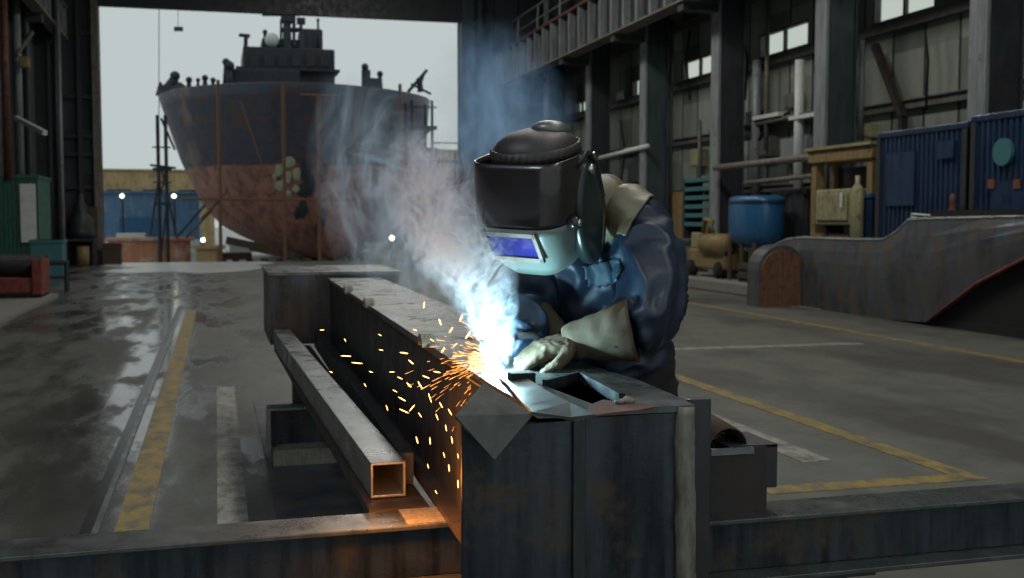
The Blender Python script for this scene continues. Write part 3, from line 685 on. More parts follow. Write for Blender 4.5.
for x, yt, r in ((226, 62, .14), (229, 66, .2), (265, 32, .1), (365, 67, .14), (380, 74, .12), (213, 80, .1), (205, 78, .12), (189, 80, .12), (175, 76, .18), (198, 80, .08), (318, 20, .07)):
    bm = bmesh.new(); Y = 54.8 if x != 318 and x != 265 else 59
    tube(bm, [P(x, 92 if x not in (318, 265) else 48, Y), P(x, yt, Y)], [r*1.3, r*.7], 8); ball(bm, P(x, yt, Y), r*1.3, n=8)
    link('deck_fitting', bm, M['superstructure'], ship, True)
bm = bmesh.new(); tube(bm, [P(408, 92, 54.5), P(427, 70, 54.5)], .08); tube(bm, [P(418, 92, 54.5), P(424, 74, 54.5)], .06); tube(bm, [P(411, 84, 54.5), P(431, 94, 54.5)], .06); tube(bm, [P(421, 92, 54.5), P(419, 78, 54.5)], .14); link('bow_davit', bm, M['superstructure'], ship)
bm = bmesh.new(); tube(bm, [P(366, 90, 54.5), P(366, 70, 54.5)], .22); box(bm, P(359, 76).x, P(373, 76).x, 54.3, 54.9, P(359, 88, 54.5).z, P(359, 78, 54.5).z); link('winch', bm, M['superstructure'], ship)
bm = bmesh.new(); tube(bm, [P(162, 95, 54.4), P(160, 82, 54.4)], [.3, .05], 6); tube(bm, [P(166, 96, 54.4), P(172, 78, 54.4)], [.4, .1], 6); tube(bm, [P(176, 96, 54.4), P(185, 86, 54.4)], [.5, .3], 6); link('bulwark_fairlead', bm, M['superstructure'], ship)
# anchor area: pale primer patches and dark anchor on the bow
def onhull(px, py, off=.05):     # first hull point under a pixel
    o = CAM; d = ray(px, py).normalized()
    ok, loc, nor, idx = hull.ray_cast(o - Vector(ship.location)*0, d)
    return (loc - d*off) if ok else PY(px, py, 47.5)
bpy.context.view_layer.update()
def patch(name, pts, mat, th=.04):
    bm = bmesh.new(); c0 = Vector((0, 0, 0)); q = [onhull(*p) for p in pts]
    for v in q: c0 += v
    c0 = onhull(sum(p[0] for p in pts)/len(pts), sum(p[1] for p in pts)/len(pts), .08)
    vs = [bm.verts.new(v) for v in q]; cv = bm.verts.new(c0)
    for k in range(len(vs)): bm.faces.new((vs[k], vs[(k+1) % len(vs)], cv))
    o = link(name, bm, mat, ship); md = o.modifiers.new('s', 'SOLIDIFY'); md.thickness = th; return o
def blob(cx, cy, rx_, ry_, n=12, j=.2): return [(cx+rx_*math.cos(2*math.pi*k/n)*(1+random.uniform(-j, j)), cy+ry_*math.sin(2*math.pi*k/n)*(1+random.uniform(-j, j))) for k in range(n)]
PATCH = [(279, 170, 4, 6), (290, 162, 5, 6), (297, 174, 4.5, 7), (280, 185, 5, 5), (297, 189, 5, 4), (288, 177, 4, 6), (289, 193, 3, 3), (275, 177, 2, 4)]
def build_patches():
    for a in PATCH: patch('primer_patch', blob(*a), M['primer'])
    for a in ((306, 170, 6, 14), (303, 190, 7, 8), (311, 185, 4, 10), (309, 160, 4, 4), (303, 208, 4, 9), (297, 214, 2.5, 6)): patch('dark_patch', blob(*a), M['darksteel'])
    for a in ((316, 158, 9, 8), (322, 172, 5, 10)): patch('buff_patch', blob(*a), M['rust'])
    for a in ((322, 218, 5, 9), (318, 230, 3, 6)): patch('dark_patch', blob(*a), M['darksteel'])
build_patches()
# keel blocks and cradle
for i, (x0, y0, x1, y1, Y, lab) in enumerate(((220, 254, 252, 263, 47.2, 'dark timber cribbing under the left side of the bow'), (352, 254, 382, 262, 47.0, 'dark timber cribbing under the right side of the bow'),
        (262, 258, 300, 263, 47.4, 'dark timber cribbing just left of the keel'), (305, 261, 345, 265, 47.0, 'timber keel block under the stem'))):
    p, q = PY(x0, y0, Y), PY(x1, y1, Y); bm = bmesh.new(); z = SG; k = 0
    while z < p.z-.1 or k == 0:
        if k % 2: [box(bm, p.x, q.x, Y+j*.6, Y+.25+j*.6, z, z+.25) for j in range(3)]
        else: [box(bm, p.x+(q.x-p.x)*f, p.x+(q.x-p.x)*f+.25, Y-.1, Y+1.6, z, z+.25) for f in (0, .4, .85)]
        z += .25; k += 1
    tag(link('timber_cribbing', bm, M['timber']), lab, 'cribbing', 'cribbing under the ship')
bm = bmesh.new()
for (x, y) in ((226, 240), (250, 247)):
    p, q = PY(x, y, 46.6), PY(x+44, y+9, 46.6); bar(bm, p, q, .35, .3)
tag(link('cradle_beam', bm, M['timber']), 'dark cradle beams under the left of the hull bottom', 'beam')
# scaffolding masts in front of the ship
for i, (x, yt, yb, Y) in enumerate(((218, 80, 255, 45.6), (283, 84, 200, 45.4), (318, 94, 258, 45.2), (400, 84, 262, 45.6), (355, 100, 250, 45.3))):
    p, q = PY(x, yt, Y), PY(x, yb, Y); q.x = p.x; q.z = SG
    tag(link('scaffold_pole', tube(bmesh.new(), [p, q], .07), M['scaffold']), ('brown pole in front of the left of the bow', 'brown pole left of the pale green hull patches', 'brown pole right of the pale green hull patches', 'brown pole in front of the right side of the bow', 'thin brown pole between the stem and the right-hand pole')[i], 'pole', 'scaffold poles before the bow')
for i, (y, x0, x1, lab) in enumerate(((199, 180, 420, 'long level red brown tube across the lower bow'), (95, 300, 340, 'short level tube near the top of the bow'), (150, 345, 425, 'level tube across the right half of the bow'))):
    p, q = PY(x0, y, 45.4), PY(x1, y, 45.4); q.z = p.z; tag(link('scaffold_tube', tube(bmesh.new(), [p, q], .05), M['scaffold']), lab, 'tube', 'level scaffold tubes before the bow')
bm = bmesh.new()
for (a, b_) in (((240, 100), (262, 165)), ((262, 165), (240, 230)), ((190, 235), (228, 190)), ((228, 190), (200, 220))):
    tube(bm, [PY(*a, 45.8), PY(*b_, 45.8)], .035)
tag(link('rigging_hose', bm, M['scaffold']), 'thin brown hoses hanging over the left of the bow', 'hose')
def scaff(x0, x1, yt, levels, Y, lab, mat='scafdark', dep=1.6):
    p, q = PY(x0, yt, Y), PY(x1, yt, Y)
    e = empty('scaffold_tower', ((p.x+q.x)/2, Y, SG), lab, 'scaffold')
    for x in (p.x, q.x):
        for y in (Y, Y+dep): link('upright', tube(bmesh.new(), [(x, y, SG), (x, y, p.z)], .06), M[mat], e)
    zz = []
    for l in levels:
        z = PY(x0, l, Y).z; zz.append(z); link('platform', B((p.x-.2, q.x+.2, Y-.1, Y+dep+.1, z, z+.1)), M[mat], e)
        link('guard_rail', tube(bmesh.new(), [(p.x-.2, Y, z+.9), (q.x+.2, Y, z+.9)], .03), M[mat], e)
    zz = sorted(zz+[SG])
    for a, b_ in zip(zz, zz[1:]): link('cross_brace', tube(bmesh.new(), [(p.x, Y-.02, a+.1), (q.x, Y-.02, b_)], .035), M[mat], e)
    return e
scaff(412, 432, 100, (128, 150, 182, 205, 232), 47.5, 'scaffold tower along the right side of the ship')
scaff(436, 462, 150, (162, 185, 215), 52, 'lower scaffold stage at the far right of the opening')
scaff(157, 165, 115, (170, 205), 46.5, 'slender scaffold mast on the left of the ship', dep=.6)
bm = bmesh.new()
for a, b_ in (((161, 118), (175, 150)), ((150, 235), (160, 170)), ((176, 235), (162, 170)), ((176, 238), (205, 205)), ((186, 238), (212, 210)), ((150, 165), (176, 168))): tube(bm, [PY(*a, 46), PY(*b_, 46)], .045)
tag(link('shoring_props', bm, M['scafdark']), 'dark slanting shoring props at the left of the hull', 'prop')

# yard beyond
def yard(name, x0, y0, x1, y1, Y, dep, mat, lab, cat, group=None, floor=False, extra=None):
    p, q = PY(x0, y0, Y), PY(x1, y1, Y); e = empty(name, ((p.x+q.x)/2, Y, SG), lab, cat, group)
    zb = SG if floor else q.z
    link('wall', B((p.x, q.x, Y, Y+dep, zb, p.z)), M[mat], e, False, .03); link('roof', B((p.x-.15, q.x+.15, Y-.15, Y+dep, p.z, p.z+.12)), M[mat], e)
    return e, p, q
M['yblue'] = steel('shed_blue', (.10, .22, .38), (.07, .16, .28), (.2, .27, .36), .6, 0, sc=.5)
M['ytan'] = steel('shed_ochre', (.50, .36, .18), (.36, .25, .12), (.2, .16, .12), .7, 0, sc=.5)
M['yred'] = steel('oxide_red', (.55, .25, .15), (.4, .18, .11), (.6, .5, .42), .7, 0, sc=.6)
e, p, q = yard('ochre_warehouse', 60, 170, 215, 260, 82, 10, 'ytan', 'ochre warehouse band far behind the blue shed at left', 'warehouse', floor=True)
for k in range(5): link('window', B((p.x+3+k*2.4, p.x+4.6+k*2.4, 81.9, 82.0, p.z-2.0, p.z-1.3)), M['darksteel'], e)
e, p, q = yard('blue_shed', 100, 193, 200, 262, 66, 6, 'yblue', 'blue shed beyond the left of the ship', 'shed', floor=True)
link('door', B((p.x+1.0, p.x+3.0, 65.9, 66.0, SG, 1.6)), M['bluetank'], e); link('plinth', B((p.x, q.x, 65.85, 65.95, SG, .35)), M['white'], e)
e, p, q = yard('red_block_stack', 108, 241, 190, 262, 47.5, 1.6, 'yred', 'oxide red steel block left of the bow', 'block', floor=True)
link('upper_block', B((p.x+.3, p.x+1.4, 47.6, 48.8, p.z+.12, p.z+.3)), M['white'], e)
e, p, q = yard('red_block_stack', 196, 249, 222, 262, 46, 1.2, 'ytan', 'small ochre block near the left cribbing', 'block', floor=True)
e, p, q = yard('cream_warehouse', 380, 150, 520, 260, 84, 10, 'ytan', 'pale warehouse far behind the right scaffold', 'warehouse', floor=True)
link('window', B((p.x+2, p.x+4, 83.9, 84, p.z-2.5, p.z-1.5)), M['darksteel'], e)
e, p, q = yard('blue_shed', 384, 205, 480, 262, 72, 6, 'yblue', 'blue shed beyond the right of the ship', 'shed', floor=True)
link('door', B((p.x+1.0, p.x+3.0, 71.9, 72.0, SG, 1.6)), M['bluetank'], e)
e, p, q = yard('orange_container', 440, 180, 475, 262, 56, 3, 'redpaint', 'tall orange red container at the right of the opening', 'container', floor=True)
link('door', B((p.x+.2, p.x+1.2, 55.92, 56, SG+.2, p.z-.3)), M['orange'], e)
e, p, q = yard('orange_container', 415, 215, 430, 232, 57, 2, 'redpaint', 'small orange red box on the ochre block at right', 'container', floor=True)
e, p, q = yard('ochre_block', 372, 246, 412, 262, 44.6, 1.2, 'cream', 'low cream block right of the bow', 'block', floor=True)
e, p, q = yard('ochre_block', 414, 240, 440, 262, 46, 1.0, 'yred', 'oxide block right of the low cream block', 'block', floor=True)
e, p, q = yard('white_hut', 230, 246, 252, 256, 66, 3, 'white', 'white hut seen under the left of the hull', 'hut', floor=True)
e, p, q = yard('white_hut', 366, 242, 385, 256, 66, 3, 'white', 'white hut seen under the right of the hull', 'hut', floor=True)
for i, (x, y, Y) in enumerate(((122, 196, 60), (174, 196, 60), (203, 240, 56), (392, 238, 44.0), (412, 238, 56))):
    p = PY(x, y, Y)
    e = empty('yard_lamp', (p.x, Y, SG), ('lit yard lamp on the left of the blue shed', 'lit yard lamp before the blue shed next to the scaffold mast', 'low lit lamp at the left hull bottom', 'low lit lamp at the right hull bottom', 'low lit lamp behind the right scaffold')[i], 'lamp', 'lit lamps in the yard')
    link('post', tube(bmesh.new(), [(p.x, Y+.2, SG), (p.x, Y+.2, p.z)], .05), M['scafdark'], e)
    link('lamp_head', ball(bmesh.new(), p, .10), M['yardlamp'], e, True)
p = PY(178, 28, 90)
bm = bmesh.new(); bar(bm, PY(174, 29, 90), PY(183, 29, 90), .35, .3); bar(bm, PY(178, 29, 90), PY(178.5, 27.5, 90), .2, .2)
e = tag(link('overhead_cable', tube(bmesh.new(), [PY(159, -20, 60), PY(159, 120, 60)], .02), M['scafdark']), 'thin dark cable hanging in the sky left of the ship', 'cable')
tag(link('hanging_hook', bm, M['scafdark']), 'small dark crane hook in the sky left of the mast', 'hook')
bm = bmesh.new(); tube(bm, [PY(178, 27, 90), PY(178, -60, 90)], .02); tag(link('hoist_cable', bm, M['scafdark']), 'fine hoist cable above the crane hook', 'cable')

# ------------------------------------------------------------------ the workpiece and its supports
def ibeam_y(x0, x1, y0, y1, z0, z1, tf=.016, tw=.012):   # runs along x
    ym = (y0+y1)/2
    return B((x0, x1, y0, y1, z0, z0+tf), (x0, x1, y0, y1, z1-tf, z1), (x0, x1, ym-tw/2, ym+tw/2, z0+tf, z1-tf))
def skewrot(o, ang, piv):
    Mx = Matrix.Translation(piv) @ Matrix.Rotation(ang, 4, 'Z') @ Matrix.Translation(-Vector(piv))
    o.data.transform(Mx)
ZB = .65
def crossbeam(x0, x1, yc, lab, ang, piv):
    e = empty('i_beam', ((x0+x1)/2, yc, ZB-.22), lab, 'steel beam', 'raised I-beams carrying the girder')
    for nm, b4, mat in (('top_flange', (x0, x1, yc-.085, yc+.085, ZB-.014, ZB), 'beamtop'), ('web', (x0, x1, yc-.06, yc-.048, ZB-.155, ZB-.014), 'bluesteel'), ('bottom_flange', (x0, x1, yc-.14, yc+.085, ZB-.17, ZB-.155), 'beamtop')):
        o = link(nm, B(b4), M[mat], e, False, .003); skewrot(o, ang, piv)
    return e
e1 = crossbeam(-1.4, .66, 3.10, 'long raised steel I-beam in front at the left of the girder', R(1.2), (.66, 3.10, 0))
o = link('scorched_end', B((.50, .655, 3.02, 3.18, ZB, ZB+.004)), M['edge'], e1)
e2 = crossbeam(1.06, 3.6, 2.92, 'raised steel I-beam in front at the right of the girder', R(.3), (1.06, 2.92, 0))
for (x, y, lab) in ((-.9, 3.1, 'trestle under the left front beam'), (.3, 3.12, 'trestle under the scorched beam end'), (1.75, 2.92, 'trestle under the right front beam near the girder'), (3.1, 2.93, 'trestle under the right end of the right front beam')):
    bm = B((x-.12, x+.12, y-.12, y+.12, 0, .02), (x-.04, x+.04, y-.04, y+.04, .02, ZB-.19), (x-.1, x+.1, y-.1, y+.1, ZB-.19, ZB-.17))
    tag(link('steel_trestle', bm, M['darksteel']), lab, 'trestle', 'trestles under the raised beams')
# far crossbeam
e = empty('i_beam', (.9, 7.9, ZB), 'dark steel box crosswise at the far end of the girder', 'steel beam')
link('front_face', B((.34, 1.22, 7.66, 7.68, ZB, 1.12)), M['bluesteel'], e); link('top_plate', B((.33, 1.24, 7.64, 8.75, 1.12, 1.14)), M['beamtop'], e)
link('side_plate', B((.34, .37, 7.68, 8.7, ZB, 1.12), (1.19, 1.22, 7.68, 8.7, ZB, 1.12)), M['bluesteel'], e); link('bottom_plate', B((.37, 1.19, 7.68, 8.7, ZB, ZB+.02)), M['beam'], e)
tag(link('steel_trestle', B((.95, 1.15, 7.85, 8.05, 0, ZB), (.8, 1.3, 7.75, 8.15, 0, .03))
    , M['darksteel']), 'trestle under the far crosswise box', 'trestle')
# the main girder, slightly skew to the hall
GY0, GY1 = 2.14, 7.63
def gxl(y): return .630 + (y-2.5)*.018
def skewbox(bm, xo0, xo1, y0, y1, z0, z1):
    vs = []
    for z in (z0, z1):
        for xo, y in ((xo0, y0), (xo1, y0), (xo1, y1), (xo0, y1)): vs.append(bm.verts.new((gxl(y)+xo, y, z)))
    for f in ((0, 3, 2, 1), (4, 5, 6, 7), (0, 1, 5, 4), (1, 2, 6, 5), (2, 3, 7, 6), (3, 0, 4, 7)): bm.faces.new([vs[i] for i in f])
    return bm
gd = empty('box_girder', (.8, 4.5, ZB), 'long welded steel box girder running back from the arc to the yard door', 'girder')
ZT = 1.1
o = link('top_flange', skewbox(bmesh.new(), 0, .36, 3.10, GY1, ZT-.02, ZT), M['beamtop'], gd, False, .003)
o = link('side_web', skewbox(bmesh.new(), .018, .032, 2.3, GY1, ZB+.02, ZT-.02), M['beam'], gd)
o = link('side_web', skewbox(bmesh.new(), .33, .344, 2.6, GY1, ZB+.02, ZT-.02), M['beam'], gd)
o = link('bottom_flange', skewbox(bmesh.new(), -.03, .38, 2.3, GY1, ZB, ZB+.02), M['boxfront'], gd)
for y in (3.55, 5.2, 6.2):      # lugs standing on the left top edge
    bm = bmesh.new(); c0 = Vector((gxl(y)+.005, y, ZT-.012)); ring = []
    n = 12
    ri, ro = (.026, .042) if y < 4 else (.03, .045)
    A_ = []
    for k in range(n+1):
        t = math.pi*(.0 + 1.0*k/n)
        for rr in (ri, ro): A_.append(c0 + Vector((-.0, math.cos(t)*rr, math.sin(t)*rr)))
    def strip_at(dx): return [bm.verts.new(v+Vector((dx, 0, 0))) for v in A_]
    a_, b2 = strip_at(-.022), strip_at(.022)
    for k in range(n):
        i = 2*k
        bm.faces.new((a_[i], a_[i+1], a_[i+3], a_[i+2])); bm.faces.new((b2[i], b2[i+2], b2[i+3], b2[i+1]))
        bm.faces.new((a_[i+1], b2[i+1], b2[i+3], a_[i+3])); bm.faces.new((a_[i], a_[i+2], b2[i+2], b2[i]))
    bm.faces.new((a_[0], b2[0], b2[1], a_[1])); bm.faces.new((a_[-2], a_[-1], b2[-1], b2[-2]))
    link('lifting_lug', bm, M['edge'], gd)
# weld seam line along the web
bm = bmesh.new(); tube(bm, [(gxl(y)+.015+random.uniform(-.001, .001), y, ZT-.026) for y in [2.6+.05*k for k in range(100)]], .006, 6); link('weld_seam', bm, M['edge'], gd, True)
# end box
XL, XR, YF = .470, 1.03, 2.20
F = lambda px, py, Y=YF: PY(px, py, Y)
xl, xm, xr, xe = F(462, 480).x, F(578, 480).x, F(676, 480).x, F(692, 480).x
zt = ZT-.012
link('front_plate', B((xl, xm-.012, YF, YF+.014, ZB-.1, zt-.01)), M['bluesteel'], gd, False, .002)
link('front_plate', B((xm+.012, xr, YF+.004, YF+.018, ZB-.1, zt-.004)), M['bluesteel'], gd, False, .002)['label'] = 'bluish right front plate'
link('centre_rib', B((xm-.014, xm+.014, YF-.012, YF+.03, ZB-.1, zt-.006)), M['beam'], gd, False, .003)
# ragged bright corner edge strip
bm = bmesh.new(); rings = []
for k in range(30):
    z = ZB-.1 + (ZT-.004-ZB+.1)*k/29; j = random.uniform(-.003, .003); dx = .004*math.sin(k*.7)
    drift = (ZT-z)*.02
    rings.append([Vector((xr+dx+j+drift*.5, YF-.012, z)), Vector((xe+drift+j*.5, YF-.010, z)), Vector((xe+drift, YF+.04, z)), Vector((xr+drift*.5, YF+.04, z))])
loft(bm, rings); link('corner_edge', bm, M['edge'], gd, True)['label'] = 'pale ragged corner edge'
link('side_plate', B((xe+.006, xe+.02, YF+.06, 3.0, ZB, ZT-.01)), M['bluesteel'], gd)
p = F(706, 400, 2.3)
link('rear_fin', B((p.x-.03, p.x-.012, 2.3, 2.75, ZB, ZT-.02), (p.x-.05, p.x+.0, 2.27, 2.3, ZB, ZT-.0)), M['darksteel'], gd, False, .003)
# top plate with cut opening (corners in plan)
hole = [PZ(545, 386, ZT), PZ(580, 377, ZT), PZ(622, 400, ZT), PZ(598, 406, ZT)]
outer = [(gxl(2.75)+.005, YF), (xe+.005, YF), (xe+.015, 2.34), (1.01, 2.6), (.965, 3.10), (gxl(3.1), 3.10)]
H4 = [(v.x, v.y) for v in (hole[3], hole[2], hole[1], hole[0])]
print('HOLE', H4)
bm = bmesh.new()
def slab(poly): prism(bm, poly, 2, ZT-.014, ZT)
o0, o1, o2, o3, o4, o5 = outer; h0, h1, h2, h3 = H4
slab([o0, h0, h3, (o0[0], h3[1]+.0)]) ; slab([(o0[0], h3[1]), h3, h2, (o5[0], 2.95)])
slab([(o5[0], 2.95), h2, (o4[0]+.012, 2.95), o4, o5])
slab([h2, h1, o3, (o4[0]+.012, 2.95)]); slab([h1, o2, o3])
slab([h1, h0, o0, (o1[0]-.30, o1[1]), o1, o2])
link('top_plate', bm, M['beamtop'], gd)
# lip around the opening
bm = bmesh.new(); hp = [Vector((x, y, ZT+.004)) for x, y in H4]
for k in (1, 2): bar(bm, hp[k], hp[(k+1) % 4], .014, .022)
link('opening_lip', bm, M['bluesteel'], gd)
# inner diaphragm below the opening
link('diaphragm', B((.66, 1.0, 2.3, 3.0, ZT-.22, ZT-.2)), M['beam'], gd)
# small dark slot block behind the arc and flap sheet
bm = bmesh.new(); p = PZ(514, 386, ZT); box(bm, p.x-.005, p.x+.055, p.y-.0, p.y+.05, ZT, ZT+.03); link('stop_block', bm, M['black'], gd, False, .003)
# curved bright strip sheet from arc to the front
pts = [(512, 372), (524, 378), (545, 392), (570, 405), (596, 417)]; ptr = [(497, 376), (509, 388), (520, 402), (533, 415), (572, 420)]
bm = bmesh.new(); ra = [PZ(x, y, ZT+.006+.004*i) for i, (x, y) in enumerate(pts)]; rb = [PZ(x, y, ZT+.004+.001*i) for i, (x, y) in enumerate(ptr)]
va = [bm.verts.new(v) for v in ra]; vb = [bm.verts.new(v) for v in rb]
for k in range(4): bm.faces.new((va[k], va[k+1], vb[k+1], vb[k]))
o = link('bent_strip', bm, M['plate'], gd); md = o.modifiers.new('s', 'SOLIDIFY'); md.thickness = .006; md.offset = 1
# gusset plate hanging at the near left corner
q4 = [PY(483, 386, 2.24), PY(533, 416, 2.15), PY(494, 461, 2.12), PY(455, 418, 2.17)]
bm = bmesh.new(); vv = [bm.verts.new(v) for v in q4]
bm.faces.new((vv[0], vv[1], vv[3])); bm.faces.new((vv[1], vv[2], vv[3]))
o = link('gusset_plate', bm, M['gusset'], gd); o['label'] = 'diamond shaped bent gusset plate'; md = o.modifiers.new('s', 'SOLIDIFY'); md.thickness = .008; md.offset = -1
bm = bmesh.new(); pts = [PZ(x, y, ZT+.003) for x, y in ((583, 417), (590, 405), (603, 400), (618, 402), (640, 403), (655, 407), (640, 410), (612, 413))]
prism(bm, [(p.x, p.y) for p in pts], 2, ZT, ZT+.004); link('rust_scale', bm, M['rust'], gd)['label'] = 'rusty scale at the front edge of the opening'
# slag lumps on the top front edge
for (x, y, r) in ((628, 401, .013), (620, 402, .010), (571, 417, .012), (577, 419, .009)):
    bm = bmesh.new(); ball(bm, PZ(x, y, ZT+.008), r, 1.3, 1, .7, 10)
    for v in bm.verts: v.co += noise.noise_vector(v.co*60)*.003
    link('slag_lump', bm, M['edge'], gd, True)
for (x, y, s_) in ((530, 430, 1), (545, 480, 1)):
    pass

# square tube beside the girder
p1, p0 = Vector((.495, 3.34, ZB+.055)), Vector((.41, 7.6, ZB+.055))
e = empty('square_tube', tuple(p1-Vector((0, 0, .055))), 'square hollow steel tube lying beside the left foot of the girder', 'steel tube')
def sqtube(bm, a, b_, w_, t_):
    s, t = frame_of(b_-a); rings = []
    for cc in (a, b_):
        for h_ in (w_/2, w_/2-t_): rings.append([bm.verts.new(cc + s*x*h_ + t*y*h_) for x, y in ((-1, -1), (1, -1), (1, 1), (-1, 1))])
    o_a, i_a, o_b, i_b = rings
    for k in range(4):
        k2 = (k+1) % 4
        bm.faces.new((o_a[k], o_a[k2], o_b[k2], o_b[k])); bm.faces.new((i_a[k], i_b[k], i_b[k2], i_a[k2]))
        bm.faces.new((o_a[k], i_a[k], i_a[k2], o_a[k2])); bm.faces.new((o_b[k], o_b[k2], i_b[k2], i_b[k]))
    return bm
link('tube_wall', sqtube(bmesh.new(), p1, p0, .108, .008), M['tube'], e, False, .002)
bm = bmesh.new()
tube(bm, [(p1.x+.06, 3.45+.2*k, ZB+.09) for k in range(14)], .008, 6)
# flat bar beneath the tube, rusty, bearing on both supports
tag(link('flat_bar', prism(bmesh.new(), [(.42, 3.22), (.60, 3.22), (.60, 7.60), (.36, 7.60)], 2, ZB-.03, ZB-.003), M['boxfront']), 'dark brown flat bar under the square tube', 'steel bar')
tag(link('thin_angle_bar', prism(bmesh.new(), [(.555, 3.5), (.60, 3.5), (.66, 7.5), (.62, 7.5)], 2, ZB, ZB+.10), M['beam']), 'dark angle bar squeezed between square tube and girder', 'steel bar')
tag(link('steel_trestle', B((.46, .54, 7.25, 7.35, 0, ZB-.03), (.4, .6, 7.2, 7.4, 0, .02)), M['darksteel']), 'trestle under the far end of the flat bar', 'trestle')
# channel offcut on the floor
a, b_ = .29, .745
e = empty('channel_offcut', (.5, 6.9, 0), 'short dark steel channel offcut on the floor left of the square tube', 'steel channel')
z_ = PY(300, 408, 6.85).z
link('channel_web', B((a, b_, 7.0, 7.02, .1, z_)), M['bluesteel'], e); link('top_lip', B((a-.01, b_, 6.86, 7.02, z_-.012, z_)), M['tube'], e)
link('bottom_flange', B((a+.02, b_, 6.80, 7.1, 0, .10)), M['edge'], e, False, .004); link('end_wall', B((a-.01, a+.01, 6.86, 7.02, .1, z_-.012)), M['tube'], e)
tag(link('floor_plate', B((.27, 1.3, 4.9, 9.3, 0, .006)), M['hullsheet']), 'thin dark floor plate under the girder', 'steel plate')

# open steel box on the right front beam
xa, xb = PY(706, 480, 2.93).x, PY(762, 480, 2.93).x; zt2 = PY(735, 447, 2.93).z
e = empty('steel_box', (xa, 2.95, ZB), 'small open dark steel box on the right front beam', 'box')
link('front_wall', B((xa, xb, 2.90, 2.91, ZB, zt2)), M['boxfront'], e)['label'] = 'brownish front wall'
link('side_wall', B((xa, xa+.01, 2.91, 3.2, ZB, zt2)), M['beam'], e); link('side_wall', B((xb-.01, xb, 2.91, 3.2, ZB, zt2)), M['beam'], e)
link('back_wall', B((xa, xb, 3.19, 3.2, ZB, zt2+.02)), M['beam'], e); link('floor_panel', B((xa, xb, 2.91, 3.19, ZB, ZB+.01)), M['beam'], e)
link('rim', B((xa-.005, xb-.05, 2.885, 2.90, zt2-.012, zt2+.006)), M['tube'], e)
link('flap', B((xb, xb+.035, 2.905, 3.1, zt2-.12, zt2+.005), (xb-.12, xb+.035, 2.905, 3.1, zt2-.0, zt2+.008)), M['darksteel'], e)
bm = bmesh.new(); rings = []
for k in range(9):
    t = math.pi*k/8; cx = xa+.07-.06*math.cos(t); cz = zt2-.005+.075*math.sin(t*.5+.0) if k < 0 else zt2+.06*math.sin(t)
    rings.append([Vector((cx, 2.93, cz)), Vector((cx, 3.15, cz+.02)), Vector((cx, 3.15, cz+.015)), Vector((cx, 2.93, cz-.006))])
loft(bm, rings)
tag(link('curved_offcut', bm, M['timber'], None, True), 'brown curved offcut lying in the small open steel box', 'offcut')

# ------------------------------------------------------------------ the welder
DEP = bpy.context.evaluated_depsgraph_get
def bake(o):
    bpy.context.view_layer.update(); dg = DEP(); ev = o.evaluated_get(dg); me = bpy.data.meshes.new_from_object(ev)
    o.modifiers.clear(); old = o.data; o.data = me; bpy.data.meshes.remove(old); return o
W3 = PD
def rings_along(spec, n=24, e=2.2):   # spec: (px, py, depth, half width, half thickness [, tilt])
    pts = [W3(s[0], s[1], s[2]) for s in spec]; out = []
    for i, s in enumerate(spec):
        d = (pts[min(i+1, len(pts)-1)] - pts[max(i-1, 0)]).normalized()
        a = (RT - d*RT.dot(d)); 
        if a.length < .35: a = (UP - d*UP.dot(d))
        a.normalize(); b_ = d.cross(a).normalized()
        out.append(ell(pts[i], a*s[3], b_*s[4], n, e))
    return out
TORSO = [(622, 368, 3.45, .15, .13), (617, 350, 3.44, .16, .135), (606, 325, 3.41, .175, .14), (598, 295, 3.38, .195, .15), (598, 262, 3.34, .19, .15), (602, 236, 3.29, .16, .13), (604, 218, 3.26, .12, .10), (598, 206, 3.22, .07, .07)]
ARML = [(618, 214, 3.22, .078, .08), (638, 232, 3.16, .085, .085), (650, 262, 3.10, .088, .09), (652, 292, 3.04, .085, .088), (647, 318, 3.0, .082, .082), (632, 330, 2.98, .076, .075), (612, 334, 2.98, .07, .068)]
ARMR = [(585, 218, 3.35, .085, .085), (556, 250, 3.36, .09, .085), (535, 285, 3.30, .085, .08), (520, 312, 3.2, .075, .07), (523, 330, 3.1, .06, .06), (526, 340, 3.05, .05, .05)]
def tree(bm, k):
    for sp_ in (TORSO, ARML, ARMR):
        k2 = k*.72 if (sp_ is not TORSO and k < 1) else k
        loft(bm, rings_along([(s[0], s[1], s[2], s[3]*k2, s[4]*k2) for s in (sp_ if k == 1 or sp_ is TORSO else sp_[:-1])]))
person = None
# legs: two thigh-to-foot chains in world space
hipc = W3(626, 395, 3.46)
def leg_pts(s):
    h_ = hipc + Vector((.05*s, .10*s, -.03)); kn = Vector((h_.x-.02+.03*s, h_.y+.04*s-.03, .52)); an = Vector((h_.x+.05, h_.y+.06*s, .09))
    return h_, kn, an
def legrings(s, k):
    h_, kn, an = leg_pts(s); out = []
    for f, r in ((0, .12), (.35, .11), (.7, .092), (1, .082)): out.append(ell(h_.lerp(kn, f), Vector((r*k, 0, 0)), Vector((0, r*k, 0)), 18))
    for f, r in ((.3, .078), (.65, .068), (1, .062)): out.append(ell(kn.lerp(an, f), Vector((r*k, 0, 0)), Vector((0, r*k, 0)), 18))
    return out
headc = W3(546, 198, 3.13)
def headloft(bm):
    ball(bm, headc, .1, .85, .95, 1.15, 20); tube(bm, [headc+Vector((0, 0, -.06)), W3(580, 200, 3.17), W3(600, 205, 3.24)], [.055, .06, .075], 14)
bm = bmesh.new(); tree(bm, .68); headloft(bm)
for s in (-1, 1): loft(bm, legrings(s, .72))
ball(bm, W3(562, 343, 3.0), .022, 1.4, 1, .6); tube(bm, [W3(625, 332, 2.98), W3(568, 339, 3.0)], [.028, .02], 12)
body = link('body', bm, M['skin'], None, True)
